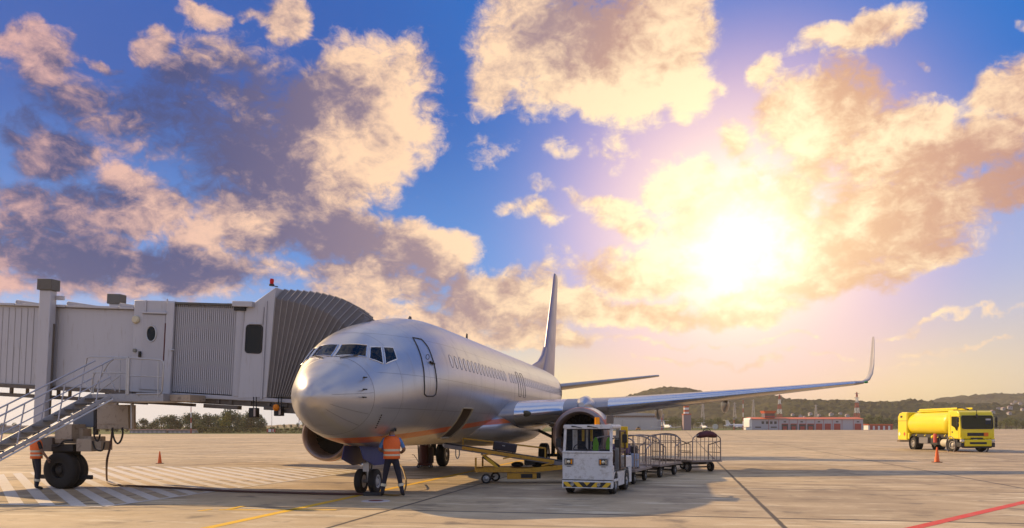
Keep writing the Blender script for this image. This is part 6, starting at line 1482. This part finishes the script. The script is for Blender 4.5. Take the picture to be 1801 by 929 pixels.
mast('red and white mast at the corner of the hangar', 1164, 415, 712, .26); mast('tall red and white mast in front of the parked airliner tail', 1307, 440, 703, .26, 7); mast('short red and white mast above the parked far airliner', 1291, 450, 738, .3, 3); mast('thin pale mast behind the parked small jets', 1238, 560, 716, .2, 4, True)
def pylon(label, px, D, ytop, w=4.2, col=None):
    t = thing('lattice_pylon', label, 'pylon', W(px, HY, D) - V((0, 0, EYE))); h = EYE - (ytop - HY) / F * D; n = 7
    for k in range(n):
        za, zb_ = h * k / n, h * (k + 1) / n; wa, wb = w * (1 - za / h) * .5 + .25, w * (1 - zb_ / h) * .5 + .25; m = MB()
        for sx, sy in ((-1, -1), (1, -1), (1, 1), (-1, 1)):
            m.beam((sx * wa, sy * wa, za), (sx * wb, sy * wb, zb_), .22, .22)
            tx, ty = -sy, sx; m.beam((sx * wa, sy * wa, za), ((sx + tx) and 0 or -sx * 0 + (sx if tx == 0 else tx) * wb, (sy if ty == 0 else ty) * wb, zb_), .14, .14) if False else None
        for s_ in (-1, 1):
            m.beam((-wa, s_ * wa, za), (wb, s_ * wb, zb_), .14, .14).beam((wa, s_ * wa, za), (-wb, s_ * wb, zb_), .14, .14).beam((s_ * wa, -wa, za), (s_ * wb, wb, zb_), .14, .14).beam((-wb, s_ * wb, zb_), (wb, s_ * wb, zb_), .16, .16)
        m.build('lattice_section', (DOORR if k % 2 == 0 else WHITE) if col is None else col, t, smooth=0)
    for q in (.72, .84, .96): MB().box(-w * .55 * (1.3 - q * .5), w * .55 * (1.3 - q * .5), -.15, .15, h * q, h * q + .3).build('cross_arm', GREYL if col is None else col, t, smooth=0)
pylon('red and white lattice pylon rising behind the lookout cab', 1371, 640, 694); pylon('red and white lattice pylon rising behind the far end of the fire station', 1507, 640, 690)
for px, yt, lbq in ((1236, 706, 'pale lattice pylon on the hill beside the beacon tower'), (1292, 708, 'pale lattice pylon on the hill above the far airliner'), (1325, 703, 'pale lattice pylon on the hill above the station gable'), (1435, 712, 'small pale lattice pylon on the hill over the garage doors')): pylon(lbq, px, 760, yt, 3.6, mat('pale_pylon', (.45, .40, .38), .6) if 'pale_pylon' not in bpy.data.materials else bpy.data.materials['pale_pylon'])
# parked small jets, far airliner, dish, little vehicle
def small_jet(label, px, D, span, rz):
    t = thing('business_jet', label, 'small jet', W(px, HY, D) - V((0, 0, EYE)), rz); k = span / 14.
    rr = [[V((r * cos(a), y, 1.7 + dz + r * sin(a))) * k for a in [2 * pi * i / 16 for i in range(16)]] for y, r, dz in ((-6, .05, -.2), (-5.6, .45, -.1), (-4.3, .8, 0), (-2, .95, 0), (3, .95, 0), (5.5, .6, .2), (7.5, .15, .5))]
    MB().loft(rr).build('fuselage', WHITE, t, 50)
    for s in (-1, 1):
        MB().prism([V(p) * k for p in ((s * .7, -.5, 1.15), (s * 7, 2.2, 1.55), (s * 7, 3.2, 1.55), (s * .7, 2.5, 1.15))], (0, 0, .18 * k)).build('wing', WHITE, t)
        MB().lathe([(.3 * k, 0), (.48 * k, .3 * k), (.45 * k, 2 * k), (.3 * k, 2.6 * k)], V((s * 1.5, 3., 2.3)) * k, (0, 1, 0), 16).build('engine', GREYL, t)
        MB().prism([V(p) * k for p in ((0, 6.6, 4.6), (s * 2.9, 7.6, 4.7), (s * 2.9, 8.3, 4.7), (0, 8.1, 4.6))], (0, 0, .12 * k)).build('tailplane', WHITE, t)
        MB().poly([V((s * .15, -4.75, 2.38)) * k, V((s * .6, -4.45, 2.22)) * k, V((s * .62, -4.2, 2.42)) * k, V((s * .2, -4.35, 2.62)) * k]).build('cockpit_window', GLASSD, t)
        MB().cyl(V((s * 1.6, 1.2, 0)) * k, V((s * 1.4, 1.2, 1.2)) * k, .12 * k).build('gear_leg', GREYL, t)
    MB().prism([V(p) * k for p in ((-.09, 4.6, 2.3), (-.09, 7.2, 2.2), (-.09, 8.1, 4.65), (-.09, 6.7, 4.65))], (.18 * k, 0, 0)).build('fin', WHITE, t); MB().cyl(V((0, -4.4, 0)) * k, V((0, -4.3, 1.2)) * k, .12 * k).build('gear_leg', GREYL, t)
small_jet('white small jet with wide wings parked nose on beside the hangar', 1174, 405, 14.5, R(4)); small_jet('smaller white jet parked beside the round dish', 1239, 500, 12.5, R(2))
A_ = Far('white T tailed airliner parked side on next to the fire station', 'parked_airliner', 'airliner', 1296, 470); k = 1
A_t = A_.t
rr = [[V((x, r * cos(a), 2.0 + dz + r * sin(a))) for a in [2 * pi * i / 18 for i in range(18)]] for x, r, dz in ((-7.6, .08, .45), (-5.5, .7, .25), (-3, 1.25, 0), (6, 1.3, 0), (8.2, 1.05, -.1), (9.2, .5, -.3), (9.5, .05, -.4))]
MB().loft(rr).build('fuselage', WHITE, A_t, 50); MB().prism([(-6.2, -.1, 2.6), (-3.4, -.1, 3.0), (-5.0, -.1, 5.4), (-6.6, -.1, 5.4)], (0, .2, 0)).build('fin', WHITE, A_t); MB().prism([(-7.2, -2.6, 5.42), (-6.4, -2.6, 5.42), (-4.6, 0, 5.42), (-6.4, 2.6, 5.42), (-7.2, 2.6, 5.42), (-6.6, 0, 5.42)], (0, 0, .15)).build('tailplane', WHITE, A_t)
MB().prism([(-1.5, -7, 1.5), (-.3, -7, 1.5), (2.6, 0, 1.2), (-.3, 7, 1.5), (-1.5, 7, 1.5), (-1.2, 0, 1.2)], (0, 0, .2)).build('wing', WHITE, A_t); MB().lathe([(.4, 0), (.6, .4), (.5, 2.6), (.3, 3)], (-2.2, -1.75, 2.5), (-1, 0, 0), 16).build('engine', GREYL, A_t)
for x in (-1, 7): MB().cyl((x, 0, 0), (x, 0, 1), .18).build('gear_leg', GREYL, A_t)
D_ = Far('round pale dish on the grass between the parked jets and far airliner', 'satellite_dish', 'dish', 1258, 440)
MB().lathe([(.001, .35), (.8, .25), (1.45, 0), (1.5, .03), (.82, .33), (.001, .43)], (0, 0, 1.75), (.1, 1, .25), 28, (False, False)).build('dish', WHITE, D_.t, 60); MB().tube([(-.7, .4, 0), (0, .45, 1.7), (.7, .4, 0)], .1, 6).build('stand', GREYL, D_.t)
U_ = Far('little orange vehicle in front of the hangar doors', 'utility_vehicle', 'vehicle', 1123, 400)
MB().box(-1.1, 1.1, 0, 1.3, .35, 1.0).build('body', mat('orange_vehicle', (.55, .25, .05), .5), U_.t, bevel=.1); MB().box(-.5, .6, .1, 1.2, 1.0, 1.75).build('cab', DARKW, U_.t, bevel=.1)
for x in (-.7, .7):
    for y in (.08, 1.22): wheel(U_.t, (x, y, .3), (0, -1 if y < .5 else 1, 0), .3, .18, .15, RUB, STEEL, 'wheel', 0, n=14)
# houses on the far slope
hg = 'houses on the far hillside'; hlab = 'tiny pale house with a reddish roof on the wooded far hillside'
def hill_z(px, py, D): return W(px, py, D)
hs = None
HBV = []
for o in [o for o in bpy.data.objects if o.name.startswith('hills')]: HBV.append(BVHTree.FromPolygons([tuple(v.co) for v in o.data.vertices], [tuple(p.vertices) for p in o.data.polygons]))
for i, (px, py, D, w) in enumerate([(1745, 727, 900, 11), (1756, 720, 1000, 9), (1764, 721, 1000, 10), (1776, 719, 1000, 12), (1786, 708, 1130, 9), (1794, 711, 1120, 10), (1780, 712, 1110, 8), (1408, 733, 880, 8), (1425, 730, 900, 9), (1440, 732, 880, 7), (1462, 731, 890, 10), (1478, 729, 900, 8), (1490, 733, 870, 9), (1394, 731, 890, 7), (1415, 735, 860, 6), (1775, 729, 880, 9), (1798, 722, 980, 8)]):
    if hs is None:
        hs = thing('house', hlab, 'house', group=hg); MB().box(-.5, .5, -.4, .4, -.9, .5).build('wall', WALLG, hs, smooth=0); MB().prism([(-.56, -.46, .502), (.56, -.46, .502), (0, -.46, .85)], (0, .92, 0)).build('roof', PINKR, hs, smooth=0)
        for x in (-.25, .2): MB().box(x - .07, x + .07, -.42, -.403, -.05, .25).build('window', DARKW, hs, smooth=0)
        o = hs
    else: o = dup(hs)
    d_ = (W(px, py, 1.) - V((0, 0, EYE))).normalized(); hit = None
    for hb__ in HBV:
        h_ = hb__.ray_cast(V((0, 0, EYE)), d_)
        if h_[0] is not None and (hit is None or h_[3] < hit[1]): hit = (h_[0], h_[3])
    at = hit[0] if hit else W(px, py, D); w = w * .42 * at.y / D
    o.location = at + V((0, 0, w * .25)); o.scale = (w, w, w * .6); o.rotation_euler = (0, 0, random.uniform(-.5, .5))
# ---- air
hz = MB().box(-2400, 2400, -300, 3000, -3, 100)
ho_ = hz.build('haze', [], smooth=0); tag(ho_, kind='stuff')
hm_ = bpy.data.materials.new('haze_air'); b = NT(nodes(hm_))
pv = b.n('ShaderNodeVolumePrincipled', {'Color': (.95, .82, .70, 1), 'Density': .0002, 'Anisotropy': .4})
b.t.links.new(pv.outputs[0], b.n('ShaderNodeOutputMaterial').inputs['Volume']); ho_.data.materials.append(hm_)
